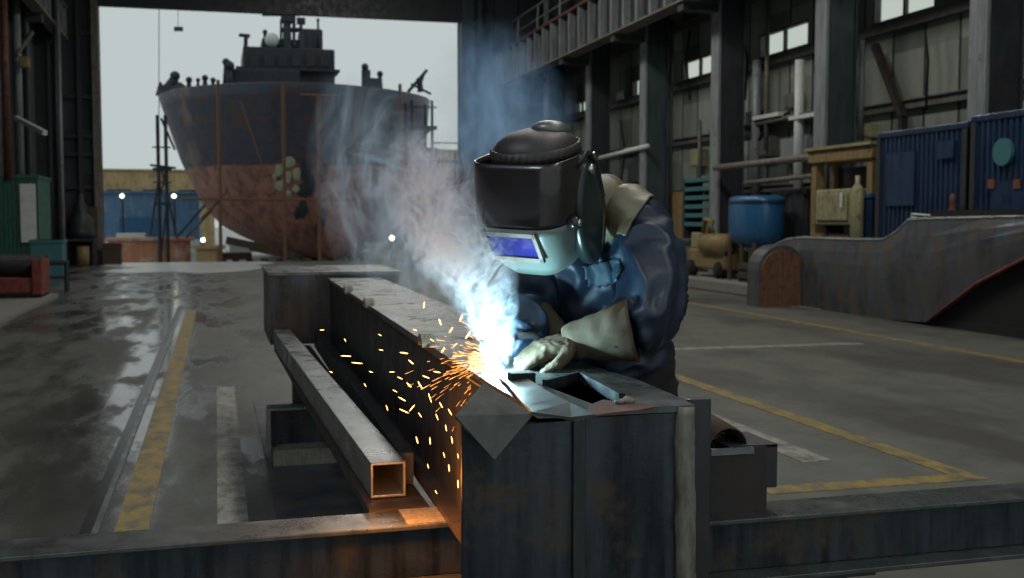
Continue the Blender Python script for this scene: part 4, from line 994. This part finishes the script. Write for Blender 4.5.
md = body.modifiers.new('r', 'REMESH'); md.mode = 'VOXEL'; md.voxel_size = .014; bake(body)
for p_ in body.data.polygons: p_.use_smooth = True
body.name = 'person'; tag(body, 'welder in navy jacket and dark helmet bending over the girder', 'person'); person = body
def folds(o, amp, fs, dirs=None, keep=None):
    me = o.data; me.update(); nrm = [v.normal.copy() for v in me.vertices]
    for v, n_ in zip(me.vertices, nrm):
        p = v.co; a = amp
        if keep: a *= keep(p)
        q = Vector((p.x*1.0, p.y*1.0, p.z))*fs
        w_ = noise.noise_vector(q*.6)*.9
        r1 = 1-abs(noise.noise(q+w_)*2.0); r2 = noise.noise(q*2.3+w_)
        v.co = p + n_*a*(max(r1, -.6)*1.1 - .45 + r2*.3)
def kids(name, bm, mat, smooth=True, bevel=0): return link(name, bm, mat, person, smooth, bevel)
bm = bmesh.new(); tree(bm, 1.0)
jk = kids('jacket', bm, M['jacket']); md = jk.modifiers.new('r', 'REMESH'); md.mode = 'VOXEL'; md.voxel_size = .009
md = jk.modifiers.new('sm', 'SMOOTH'); md.factor = .5; md.iterations = 6; bake(jk); folds(jk, .028, 8.5)
for p_ in jk.data.polygons: p_.use_smooth = True
bm = bmesh.new()
for s in (-1, 1): loft(bm, legrings(s, 1.0))
loft(bm, rings_along([(632, 425, 3.46, .15, .125), (630, 396, 3.46, .148, .125), (626, 365, 3.45, .145, .12), (622, 345, 3.45, .13, .11)]))
tr = kids('trousers', bm, M['trouser']); md = tr.modifiers.new('r', 'REMESH'); md.mode = 'VOXEL'; md.voxel_size = .013
md = tr.modifiers.new('sm', 'SMOOTH'); md.factor = .5; md.iterations = 5; bake(tr); folds(tr, .014, 8)
for s in (-1, 1):
    h_, kn, an = leg_pts(s); bm = bmesh.new()
    f_ = Vector((-.9, -.43, 0)).normalized(); sd = Vector((.43, -.9, 0))
    rg = [ell(an+f_*(-.09)+Vector((0, 0, -.045)), sd*.035, Vector((0, 0, .044)), 14), ell(an+f_*(-.04)+Vector((0, 0, -.03)), sd*.045, Vector((0, 0, .06)), 14), ell(an+f_*.04+Vector((0, 0, -.04)), sd*.05, Vector((0, 0, .05)), 14),
          ell(an+f_*.14+Vector((0, 0, -.055)), sd*.052, Vector((0, 0, .035)), 14), ell(an+f_*.2+Vector((0, 0, -.062)), sd*.035, Vector((0, 0, .026)), 14)]
    loft(bm, rg); tube(bm, [an+Vector((0, 0, -.02)), an+Vector((0, 0, .12))], .06, 14); kids('boot', bm, M['boot'])
# lit jacket fold, painted as a paler blue shell below
# leather yoke: a shell taken off the jacket around neck and near shoulder
poly = [(556, 176), (600, 155), (638, 168), (656, 200), (646, 208), (637, 224), (630, 240), (608, 238), (596, 246), (574, 254), (556, 246)]
def inpoly(x, y, P_):
    c_ = False; n = len(P_)
    for i in range(n):
        x1, y1 = P_[i]; x2, y2 = P_[i-1]
        if (y1 > y) != (y2 > y) and x < (x2-x1)*(y-y1)/(y2-y1)+x1: c_ = not c_
    return c_
bm = bmesh.new(); bm.from_mesh(jk.data)
kill = [f for f in bm.faces if not inpoly(*pix(f.calc_center_median()), poly)]
bmesh.ops.delete(bm, geom=kill, context='FACES')
for v in bm.verts: v.co += v.normal*.012
for _ in range(10): bmesh.ops.smooth_vert(bm, verts=bm.verts[:], factor=.5, use_axis_x=True, use_axis_y=True, use_axis_z=True)
yk = kids('leather_yoke', bm, M['yoke']); md = yk.modifiers.new('s', 'SOLIDIFY'); md.thickness = .006; md.offset = 1
M['litfold'] = cloth('painted_lit_fold', (.016, .04, .07), (.03, .065, .10))  # paler blue paints the light on a jacket fold
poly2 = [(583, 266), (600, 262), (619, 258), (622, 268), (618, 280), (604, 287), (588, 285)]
bm = bmesh.new(); bm.from_mesh(jk.data)
kill = [f for f in bm.faces if not inpoly(*pix(f.calc_center_median()), poly2) or f.normal.dot(CAM-f.calc_center_median()) < .2]
bmesh.ops.delete(bm, geom=kill, context='FACES')
for v in bm.verts: v.co += v.normal*.006
pk = kids('lit_fold', bm, M['litfold']); md = pk.modifiers.new('s', 'SOLIDIFY'); md.thickness = .004; md.offset = 1
# collar
bm = bmesh.new(); c0 = W3(590, 206, 3.19); ax_ = (W3(570, 196, 3.15)-W3(606, 206, 3.25)).normalized(); a_, b2 = frame_of(ax_)
loft(bm, [ell(c0+ax_*t, a_*r, b2*r, 20) for t, r in ((-.05, .105), (-.02, .098), (.02, .085), (.035, .078))], caps=False)
cl = kids('collar', bm, M['yoke']); md = cl.modifiers.new('s', 'SOLIDIFY'); md.thickness = .008

# helmet: built in a local frame (f forward, s to his left, u up) then posed
pitch, hyaw = R(15), R(34)
vw = -FW.copy(); vw.z = 0; vw.normalize()
fh = (vw*math.cos(hyaw) - RT*math.sin(hyaw)).normalized()
Fv = (fh*math.cos(pitch) - Vector((0, 0, 1))*math.sin(pitch)).normalized()
Uv = (Vector((0, 0, 1))*math.cos(pitch) + fh*math.sin(pitch)).normalized()
Sv = Fv.cross(Uv).normalized()      # towards image right?
if Sv.dot(RT) < 0: Sv = -Sv
rollm = Matrix.Rotation(R(-3), 3, Fv); Uv = rollm @ Uv; Sv = rollm @ Sv
hc = W3(540, 202, 3.06); HS = 1.06
def L(f, s, u): return hc + (Fv*f + Sv*s + Uv*u)*HS
def hring(u, fr, sd, back, e=4.5, n=40, fo=0):   # open U-shaped ring from the right ear round the front to the left ear
    out = []
    A0 = R(112)
    for k in range(n+1):
        t = -A0 + 2*A0*k/n; x, y = math.cos(t), math.sin(t)
        f = math.copysign(abs(x)**(2/e), x)*(fr if x > 0 else back)+fo; s = math.copysign(abs(y)**(2/e), y)*sd
        out.append(L(f, s, u))
    return out
prof = [(.128, .128, .134, .07), (.11, .134, .134, .08), (.06, .142, .134, .10), (.02, .148, .133, .10), (-.02, .152, .130, .10), (-.028, .154, .129, .10)]
lowp = [(-.032, .158, .128, .10), (-.05, .153, .125, .098), (-.085, .138, .118, .09), (-.12, .120, .106, .08), (-.15, .098, .088, .06), (-.175, .072, .062, .04)]
def shell(name, prs, mat, e=4.5):
    bm = bmesh.new(); rg = [[bm.verts.new(v) for v in hring(*p_, e=e)] for p_ in prs]
    for a, b_ in zip(rg, rg[1:]):
        for k in range(len(a)-1): bm.faces.new((a[k], a[k+1], b_[k+1], b_[k]))
    o = kids(name, bm, mat); md = o.modifiers.new('s', 'SOLIDIFY'); md.thickness = .005; md.offset = -1; return o
shell('helmet_shell', prof, M['helmet']); shell('helmet_chin_guard', lowp, M['helmetchin'])
# chin closing cap
bm = bmesh.new(); rg = hring(*lowp[-1]); cv = bm.verts.new(L(.02, 0, -.178)); vv = [bm.verts.new(v) for v in rg]
for k in range(len(vv)-1): bm.faces.new((vv[k], vv[k+1], cv))
kids('chin_cap', bm, M['helmetchin'])
# window frame and lens on the front panel
def quad(bm, u0, u1, s0, s1, f0, f1, th):
    pts = [L(f0, s0, u0), L(f0, s1, u0), L(f1, s1, u1), L(f1, s0, u1)]; n_ = (pts[1]-pts[0]).cross(pts[2]-pts[0]).normalized()
    if n_.dot(Fv) < 0: n_ = -n_
    A_ = [bm.verts.new(p_) for p_ in pts]; D_ = [bm.verts.new(p_+n_*th) for p_ in pts]
    for k in range(4): bm.faces.new((A_[k], A_[(k+1) % 4], D_[(k+1) % 4], D_[k]))
    bm.faces.new(A_[::-1]); bm.faces.new(D_)
bm = bmesh.new(); f_hi, f_lo = .157, .122
for (u0, u1, s0, s1) in ((-.046, -.034, -.080, .080), (-.118, -.106, -.080, .080), (-.118, -.034, -.080, -.069), (-.118, -.034, .069, .080)):
    ff = lambda u: f_hi + (f_lo-f_hi)*(-.034-u)/.084
    quad(bm, u0, u1, s0, s1, ff(u0), ff(u1), .010)
kids('window_frame', bm, M['helmetchin'], False)
bm = bmesh.new(); quad(bm, -.107, -.045, -.070, .070, f_lo+.0035, f_hi-.0005, .006); kids('lens', bm, M['lens'], False)
# side ear shields and pivots
for sg in (-1, 1):
    bm = bmesh.new(); rg = []
    for s_, k in ((.108, 1.0), (.134, 1.0), (.140, .93), (.142, .6)): rg.append([L(-.03+.070*k*math.cos(t), sg*s_, -.02+.135*k*math.sin(t)-.01) for t in [2*math.pi*i/28 for i in range(28)]])
    loft(bm, rg); kids('side_shield', bm, M['helmetside'])
    bm = bmesh.new(); tube(bm, [L(.065, sg*.128, -.03), L(.065, sg*.152, -.03)], [.02, .016], 16); kids('pivot_knob', bm, M['helmet'])
    bm = bmesh.new(); tube(bm, [L(.065, sg*.150, -.03), L(.065, sg*.156, -.03)], .010, 12); kids('knob_cap', bm, M['chrome'])
# back edge rim strap
bm = bmesh.new(); tube(bm, [L(-.055-.03*math.sin(t), .138*math.cos(t*0)+.0, .12-.26*t/math.pi) for t in [math.pi*k/12 for k in range(13)]], .007, 8); kids('rim_strap', bm, M['helmet'])
# cap: low dome with ribbed band
bm = bmesh.new(); rg = []
for u, r in ((.085, 1.0), (.115, 1.02), (.14, 1.0), (.162, .9), (.178, .7), (.187, .4), (.189, .05)):
    rg.append([L(-.005+.118*r*math.cos(t), .108*r*math.sin(t), u) for t in [2*math.pi*i/36 for i in range(36)]])
loft(bm, rg); cp = kids('welding_cap', bm, M['cap']); 
bm = bmesh.new(); rg = []
for i in range(72):
    t = 2*math.pi*i/72; k = 1.02+.035*(i % 2)
    for_ = [L(-.005+.118*k*math.cos(t), .108*k*math.sin(t), u) for u in (.112, .150)]; rg.append(for_)
vs = [[bm.verts.new(v) for v in r_] for r_ in rg]
for i in range(72): bm.faces.new((vs[i][0], vs[(i+1) % 72][0], vs[(i+1) % 72][1], vs[i][1]))
o = kids('ribbed_band', bm, M['cap']); md = o.modifiers.new('s', 'SOLIDIFY'); md.thickness = .005
bm = bmesh.new(); ball(bm, L(-.05, .02, .178), .05, 1.1, 1.1, .55, 16); kids('cap_highlight', bm, M['plate'])  # grey lump painting the highlight on top of the cap
# ratchet and cord at the top right of the helmet
bm = bmesh.new(); tube(bm, [L(.02, .13, .10), L(-.01, .14, .13), L(-.05, .13, .12), L(-.08, .13, .07), L(-.09, .135, .0)], .009, 8); kids('headband_strap', bm, M['helmetside'])
bm = bmesh.new(); tube(bm, [L(-.03, .135, .085), L(-.03, .15, .085)], .014, 12); kids('ratchet', bm, M['chrome'])

# gloves: gauntlet cuff plus palm and five separate fingers (skin modifier)
def skinmesh(name, chains, mat, sub=1, extra=None):
    me = bpy.data.meshes.new(name); vs = []; es = []; rs = []
    root = None
    for ch in chains:
        prev = None
        for (p, r) in ch:
            if isinstance(p, int): prev = p; continue
            vs.append(tuple(p)); rs.append(r)
            if prev is not None: es.append((prev, len(vs)-1))
            prev = len(vs)-1
    me.from_pydata(vs, es, []); o = bpy.data.objects.new(name, me); C.objects.link(o); o.parent = person; me.materials.append(mat)
    md = o.modifiers.new('skin', 'SKIN'); md.use_smooth_shade = True
    for i, r in enumerate(rs): me.skin_vertices[0].data[i].radius = (r, r)
    me.skin_vertices[0].data[0].use_root = True
    md = o.modifiers.new('sub', 'SUBSURF'); md.levels = md.render_levels = 2
    bake(o)
    for p_ in o.data.polygons: p_.use_smooth = True
    return o
def hand(name, wrist, palm_dir, side_dir, down, mat, size=1.0, curl=.5):
    """wrist point, direction of the palm, sideways (towards the thumb), down = palm normal."""
    pd, sd, dn = palm_dir.normalized(), side_dir.normalized(), down.normalized()
    z = size; out = []
    bm = bmesh.new()
    rg = [ell(wrist-pd*.02*z, sd*.034*z, dn*.026*z, 16), ell(wrist+pd*.02*z, sd*.040*z, dn*.024*z, 16, 2.6), ell(wrist+pd*.06*z, sd*.047*z, dn*.022*z, 16, 2.8), ell(wrist+pd*.095*z, sd*.046*z, dn*.018*z, 16, 2.8)]
    loft(bm, rg)
    for i, (so, ln, r) in enumerate(((.033, .074, .0115), (.011, .083, .012), (-.011, .077, .0115), (-.033, .06, .0105))):
        a = wrist + pd*.085*z + sd*so*z; c1 = curl*(.5+.12*i); ang = 0; pts = [a-pd*.02*z, a]; p = a.copy()
        for seg, part in enumerate((.42, .32, .26)):
            ang += c1*(.75 if seg == 0 else 1.0); p = p + (pd*math.cos(ang) + dn*math.sin(ang) + sd*so*1.5*(1 if seg == 0 else 0))*ln*part*z; pts.append(p.copy())
        tube(bm, pts, [r*z*1.15, r*z*1.15, r*z*1.05, r*z*.98, r*z*.75], 10); ball(bm, pts[-1], r*z*.8, n=8); [ball(bm, q, r*z*1.06, n=8) for q in pts[2:4]]
    a = wrist + pd*.03*z + sd*.034*z; pts = [a-sd*.012*z, a + sd*.022*z+pd*.018*z+dn*.008*z, a+sd*.034*z+pd*.048*z+dn*.02*z, a+sd*.026*z+pd*.075*z+dn*.032*z]
    tube(bm, pts, [.018*z, .015*z, .0135*z, .010*z], 10); ball(bm, pts[-1], .0105*z, n=8); ball(bm, pts[2], .014*z, n=8)
    o = kids(name, bm, mat); md = o.modifiers.new('r', 'REMESH'); md.mode = 'VOXEL'; md.voxel_size = .0035
    md = o.modifiers.new('sm', 'SMOOTH'); md.factor = .5; md.iterations = 4; bake(o); folds(o, .003, 35)
    for p_ in o.data.polygons: p_.use_smooth = True
    return o
# left hand (near): cuff from the sleeve, hand lying on the girder edge
cuffspec = [(634, 330, 2.975, .078, .072), (622, 332, 2.975, .072, .068), (606, 335, 2.98, .062, .058), (592, 338, 2.99, .052, .048), (582, 340, 2.995, .045, .042), (574, 341, 3.0, .041, .036), (566, 343, 3.01, .037, .031)]
def cuffrings(spec):
    pts = [W3(*s[:3]) for s in spec]; d = (pts[-1]-pts[0]).normalized(); a = (UP-d*UP.dot(d)).normalized(); b_ = d.cross(a).normalized()
    out = []
    for i in range(len(spec)-1):
        for q in range(4):
            f = q/4; out.append(ell(pts[i].lerp(pts[i+1], f), a*(spec[i][3]*(1-f)+spec[i+1][3]*f), b_*(spec[i][4]*(1-f)+spec[i+1][4]*f), 56, 2.1))
    out.append(ell(pts[-1], a*spec[-1][3], b_*spec[-1][4], 56, 2.1)); return out
bm = bmesh.new(); rr = cuffrings(cuffspec); loft(bm, rr, caps=False)
cf = kids('glove_cuff', bm, M['glove']); folds(cf, .007, 16); md = cf.modifiers.new('s', 'SOLIDIFY'); md.thickness = .006; md.offset = 1
lw = W3(576, 341, 3.0)
tgt = Vector(PZ(535, 366, ZT+.025)); pdv = (Vector((lw.x-.15, lw.y-.0, lw.z-.035)) - lw)
hand('glove', lw, pdv, Vector((.15, -.9, -.1)), Vector((-.1, 0, -1)), M['glove'], 1.15, .55)
# right hand behind the torch, arc light painted into its paler colour
rw = W3(560, 330, 3.12)
rh = hand('glove', W3(566, 342, 3.12), Vector((-.9, -.3, -.18)), Vector((-.3, .8, .2)), Vector((-.1, -.2, -1)), M['glovelit'], 1.05, .9); rh['label'] = 'glove beside the arc, painted pale as arc-lit'
cs2 = [(530, 318, 3.18, .07, .065), (540, 325, 3.16, .06, .055), (552, 333, 3.14, .048, .044), (562, 340, 3.12, .036, .032)]
bm = bmesh.new(); loft(bm, cuffrings(cs2), caps=False); cf2 = kids('glove_cuff', bm, M['glove']); md = cf2.modifiers.new('s', 'SOLIDIFY'); md.thickness = .006
# torch
t0, t1, t2 = ARC + Vector((.012, .0, .008)), ARC+Vector((.06, .07, .05)), W3(552, 348, 3.06)
bm = bmesh.new(); tube(bm, [t0, t0.lerp(t1, .4), t1], [.006, .010, .011], 12)
tc_ = empty('welding_torch', tuple(t1), 'slim welding torch held at the arc on the girder', 'welding torch')
link('nozzle', bm, M['rust'], tc_, True); link('torch_neck', tube(bmesh.new(), [t1, t1.lerp(t2, .5)+Vector((0, 0, .02)), t2], [.009, .010, .014], 12), M['black'], tc_, True)
tag(link('weld_pool', ball(bmesh.new(), ARC+Vector((-.004, -.012, -.022)), .011, 1.5, 1.2, .6), M['weldpool'], gd, True))

# ------------------------------------------------------------------ sparks
def streak(p, d, ln, r):
    bm = bmesh.new(); d = d.normalized(); tube(bm, [p-d*ln*.5, p-d*ln*.2, p+d*ln*.35, p+d*ln*.5], [r*.3, r, r*.8, r*.2], 5); return bm
rs = random.Random(5)
bm = bmesh.new()
for i in range(420):      # fine spray near the arc
    th = rs.uniform(R(150), R(262)) if i % 4 else rs.uniform(R(95), R(200)); v = Vector((math.cos(th)*RT.x, math.cos(th)*RT.y, math.sin(th))) + vw*rs.uniform(-.1, .5)
    dd = abs(rs.gauss(0, .075))+.015; p = ARC + v.normalized()*dd + Vector((0, 0, -1.2*dd*dd-.005))
    if p.z < ZT+.004 and p.x > gxl(p.y)-.004: p.z = ZT+rs.uniform(.004, .04)
    d = v + Vector((0, 0, -2.4*dd)); ln = rs.uniform(.006, .03); r = rs.uniform(.0003, .0008)
    d.normalize(); tube(bm, [p-d*ln*.5, p+d*ln*.3, p+d*ln*.5], [r*.3, r, r*.2], 4)
tag(link('fine_spark_spray', bm, M['sparkfine']), 'dense spray of fine orange sparks around the arc', 'sparks', None, 'stuff')
base = None
spots = [(346, 356, 12, 3), (357, 363, 13, 5), (322, 330, 5, -5), (404, 353, 10, 8), (411, 362, 8, 40), (424, 305, 8, 100), (440, 322, 8, 70), (404, 411, 12, 25), (412, 408, 10, -50), (402, 399, 10, 30), (417, 440, 9, 75), (430, 441, 9, 85),
         (458, 456, 6, 80), (449, 468, 9, 85), (458, 484, 10, 88), (436, 492, 5, 60), (387, 408, 7, 70), (395, 391, 6, 30), (409, 385, 8, 45), (420, 385, 10, 60), (430, 398, 12, 72), (446, 428, 8, 80), (452, 440, 9, 80),
         (371, 372, 5, 20), (381, 350, 5, 10), (365, 385, 5, 60), (331, 372, 4, 20), (443, 350, 8, -60), (451, 330, 8, -55), (461, 318, 9, -65), (468, 335, 10, -55), (475, 322, 9, -60), (455, 345, 7, -40), (437, 372, 9, 10), (426, 377, 9, 20),
         (345, 340, 4, 60), (392, 372, 6, 0), (400, 378, 7, 25), (441, 405, 8, 60), (437, 417, 8, 70), (450, 412, 9, 60), (420, 415, 7, 55), (428, 466, 6, 75), (444, 455, 7, 75), (380, 335, 4, 30), (415, 330, 5, 20), (432, 340, 6, 30)]
for i, (x, y, ln, ang) in enumerate(spots):
    Y = 2.45+.6*rs.random() if x > 380 else 2.9+.4*rs.random()
    p = PY(x, y, Y); a = R(ang); d = (RT*math.cos(a) - UP*math.sin(a))
    if base is None:
        base = link('spark', streak(Vector((0, 0, 0)), Vector((1, 0, 0)), 1.0, .055), M['spark']); o = base
    else: o = base.copy(); C.objects.link(o)
    L_ = ln*p.y/FPX*.85
    o.rotation_mode = 'QUATERNION'; o.rotation_quaternion = Vector((1, 0, 0)).rotation_difference(d); o.location = p; o.scale = (L_, .028 if ln > 7 else .02, .028 if ln > 7 else .02)
    tag(o, 'glowing orange spark falling in the air beside the girder', 'spark', 'flying sparks')

# ------------------------------------------------------------------ smoke (volumes)
def smoke(name, keys, dens, col, nscale, thr, lab, seed=0., aniso=0, stretch=.55, fil=1.0, low=.5, er=.1):
    """keys: (px, py, depth, radius) from bottom to top; the volume follows them by height."""
    P_ = [(PD(k[0], k[1], k[2]), k[3]) for k in keys]; z0, z1 = P_[0][0].z, P_[-1][0].z
    bm = bmesh.new(); loft(bm, [ell(p, Vector((r*1.05, 0, 0)), Vector((0, r*1.05, 0)), 20) for p, r in P_])
    m = bpy.data.materials.new(name+'_volume'); m.use_nodes = True; nt = m.node_tree; nt.nodes.clear()
    out = N(nt, 'ShaderNodeOutputMaterial'); g = N(nt, 'ShaderNodeNewGeometry'); sp = N(nt, 'ShaderNodeSeparateXYZ'); nt.links.new(g.outputs['Position'], sp.inputs[0])
    t = mth(nt, 'DIVIDE', mth(nt, 'SUBTRACT', sp.outputs[2], z0), z1-z0, clamp=True)
    def curve(vals):
        lo, hi = min(v for v in vals), max(v for v in vals); fc = N(nt, 'ShaderNodeFloatCurve'); cu = fc.mapping.curves[0]
        sc_ = (hi-lo) or 1; zz = [(p.z-z0)/(z1-z0) for p, _ in P_]
        pts = [(a, (b_-lo)/sc_) for a, b_ in zip(zz, vals)]
        cu.points[0].location = pts[0]; cu.points[1].location = pts[-1]
        for q in pts[1:-1]: cu.points.new(*q)
        for q in cu.points: q.handle_type = 'VECTOR'
        fc.mapping.update(); nt.links.new(t, fc.inputs['Value']); return mth(nt, 'MULTIPLY_ADD', fc.outputs[0], sc_, lo)
    cx, cy, rr = curve([p.x for p, _ in P_]), curve([p.y for p, _ in P_]), curve([r for _, r in P_])
    dx = mth(nt, 'SUBTRACT', sp.outputs[0], cx); dy = mth(nt, 'SUBTRACT', sp.outputs[1], cy)
    d2 = mth(nt, 'DIVIDE', mth(nt, 'SQRT', mth(nt, 'ADD', mth(nt, 'MULTIPLY', dx, dx), mth(nt, 'MULTIPLY', dy, dy))), rr)
    edge = mth(nt, 'SUBTRACT', 1, d2, clamp=True)
    mp = N(nt, 'ShaderNodeMapping'); nt.links.new(g.outputs['Position'], mp.inputs[0]); mp.inputs['Scale'].default_value = (1, 1, stretch); mp.inputs['Location'].default_value = (seed, seed*.7, seed*1.3)
    nn_ = N(nt, 'ShaderNodeTexNoise'); nn_.inputs['Scale'].default_value = nscale; nn_.inputs['Detail'].default_value = 4; nn_.inputs['Roughness'].default_value = .55; nn_.inputs['Distortion'].default_value = 1.6
    nt.links.new(mp.outputs[0], nn_.inputs['Vector'])
    mr = N(nt, 'ShaderNodeMapRange', interpolation_type='SMOOTHSTEP'); nt.links.new(mth(nt, 'ADD', nn_.outputs['Fac'], mth(nt, 'MULTIPLY', mth(nt, 'SUBTRACT', edge, .75), er)), mr.inputs[0]); mr.inputs[1].default_value = thr; mr.inputs[2].default_value = thr+.22
    n2_ = N(nt, 'ShaderNodeTexNoise'); n2_.inputs['Scale'].default_value = nscale*.8; n2_.inputs['Detail'].default_value = 3; n2_.inputs['Roughness'].default_value = .5; n2_.inputs['Distortion'].default_value = 2.5
    nt.links.new(mp.outputs[0], n2_.inputs['Vector'])
    rid = mth(nt, 'SUBTRACT', 1, mth(nt, 'MULTIPLY', mth(nt, 'ABSOLUTE', mth(nt, 'SUBTRACT', n2_.outputs['Fac'], .5)), 14), clamp=True)
    body_ = mth(nt, 'MULTIPLY_ADD', mth(nt, 'POWER', rid, 1.5), fil, mth(nt, 'MULTIPLY', mr.outputs[0], 1-fil*.25))
    fade = mth(nt, 'SUBTRACT', 1.0, t, clamp=True)
    fade = mth(nt, 'POWER', fade, .7)
    dn = mth(nt, 'MULTIPLY', mth(nt, 'MULTIPLY', mth(nt, 'POWER', edge, .8), body_), mth(nt, 'MULTIPLY', mth(nt, 'MULTIPLY', fade, mth(nt, 'ADD', mth(nt, 'MULTIPLY', t, 2.5, clamp=True), low)), dens))
    pv = N(nt, 'ShaderNodeVolumePrincipled'); pv.inputs['Color'].default_value = (*col, 1); pv.inputs['Anisotropy'].default_value = aniso
    pv.inputs['Absorption Color'].default_value = (.4, .4, .5, 1)
    nt.links.new(dn, pv.inputs['Density']); nt.links.new(pv.outputs[0], out.inputs['Volume'])
    o = link(name, bm, m); tag(o, lab, 'smoke', None, 'stuff'); return o
smoke('smoke_plume', [(499, 366, 2.90, .025), (496, 345, 2.90, .05), (487, 310, 2.92, .085), (468, 270, 2.95, .135), (446, 225, 3.0, .16), (430, 175, 3.1, .15), (420, 125, 3.2, .10)], 75, (.74, .82, .98), 13, .46, 'dense white and blue weld smoke plume rising from the arc', 3.1, fil=.9, low=.12, er=.35, stretch=.7)
smoke('smoke_wisp', [(450, 310, 3.6, .14), (420, 270, 3.7, .28), (395, 210, 3.9, .28), (375, 160, 4.1, .26), (365, 115, 4.3, .22), (350, 70, 4.5, .14)], 6, (.6, .8, 1.0), 4.5, .55, 'thin bluish smoke wisps drifting before the ship', 7.7, fil=1.8)
smoke('smoke_haze', [(500, 210, 3.6, .12), (500, 150, 3.7, .24), (500, 110, 3.8, .28), (490, 70, 4.0, .26), (485, 20, 4.2, .14)], 7.0, (.35, .6, .95), 5, .42, 'blue smoke haze hanging left of the welding helmet', 12.3, fil=.8)
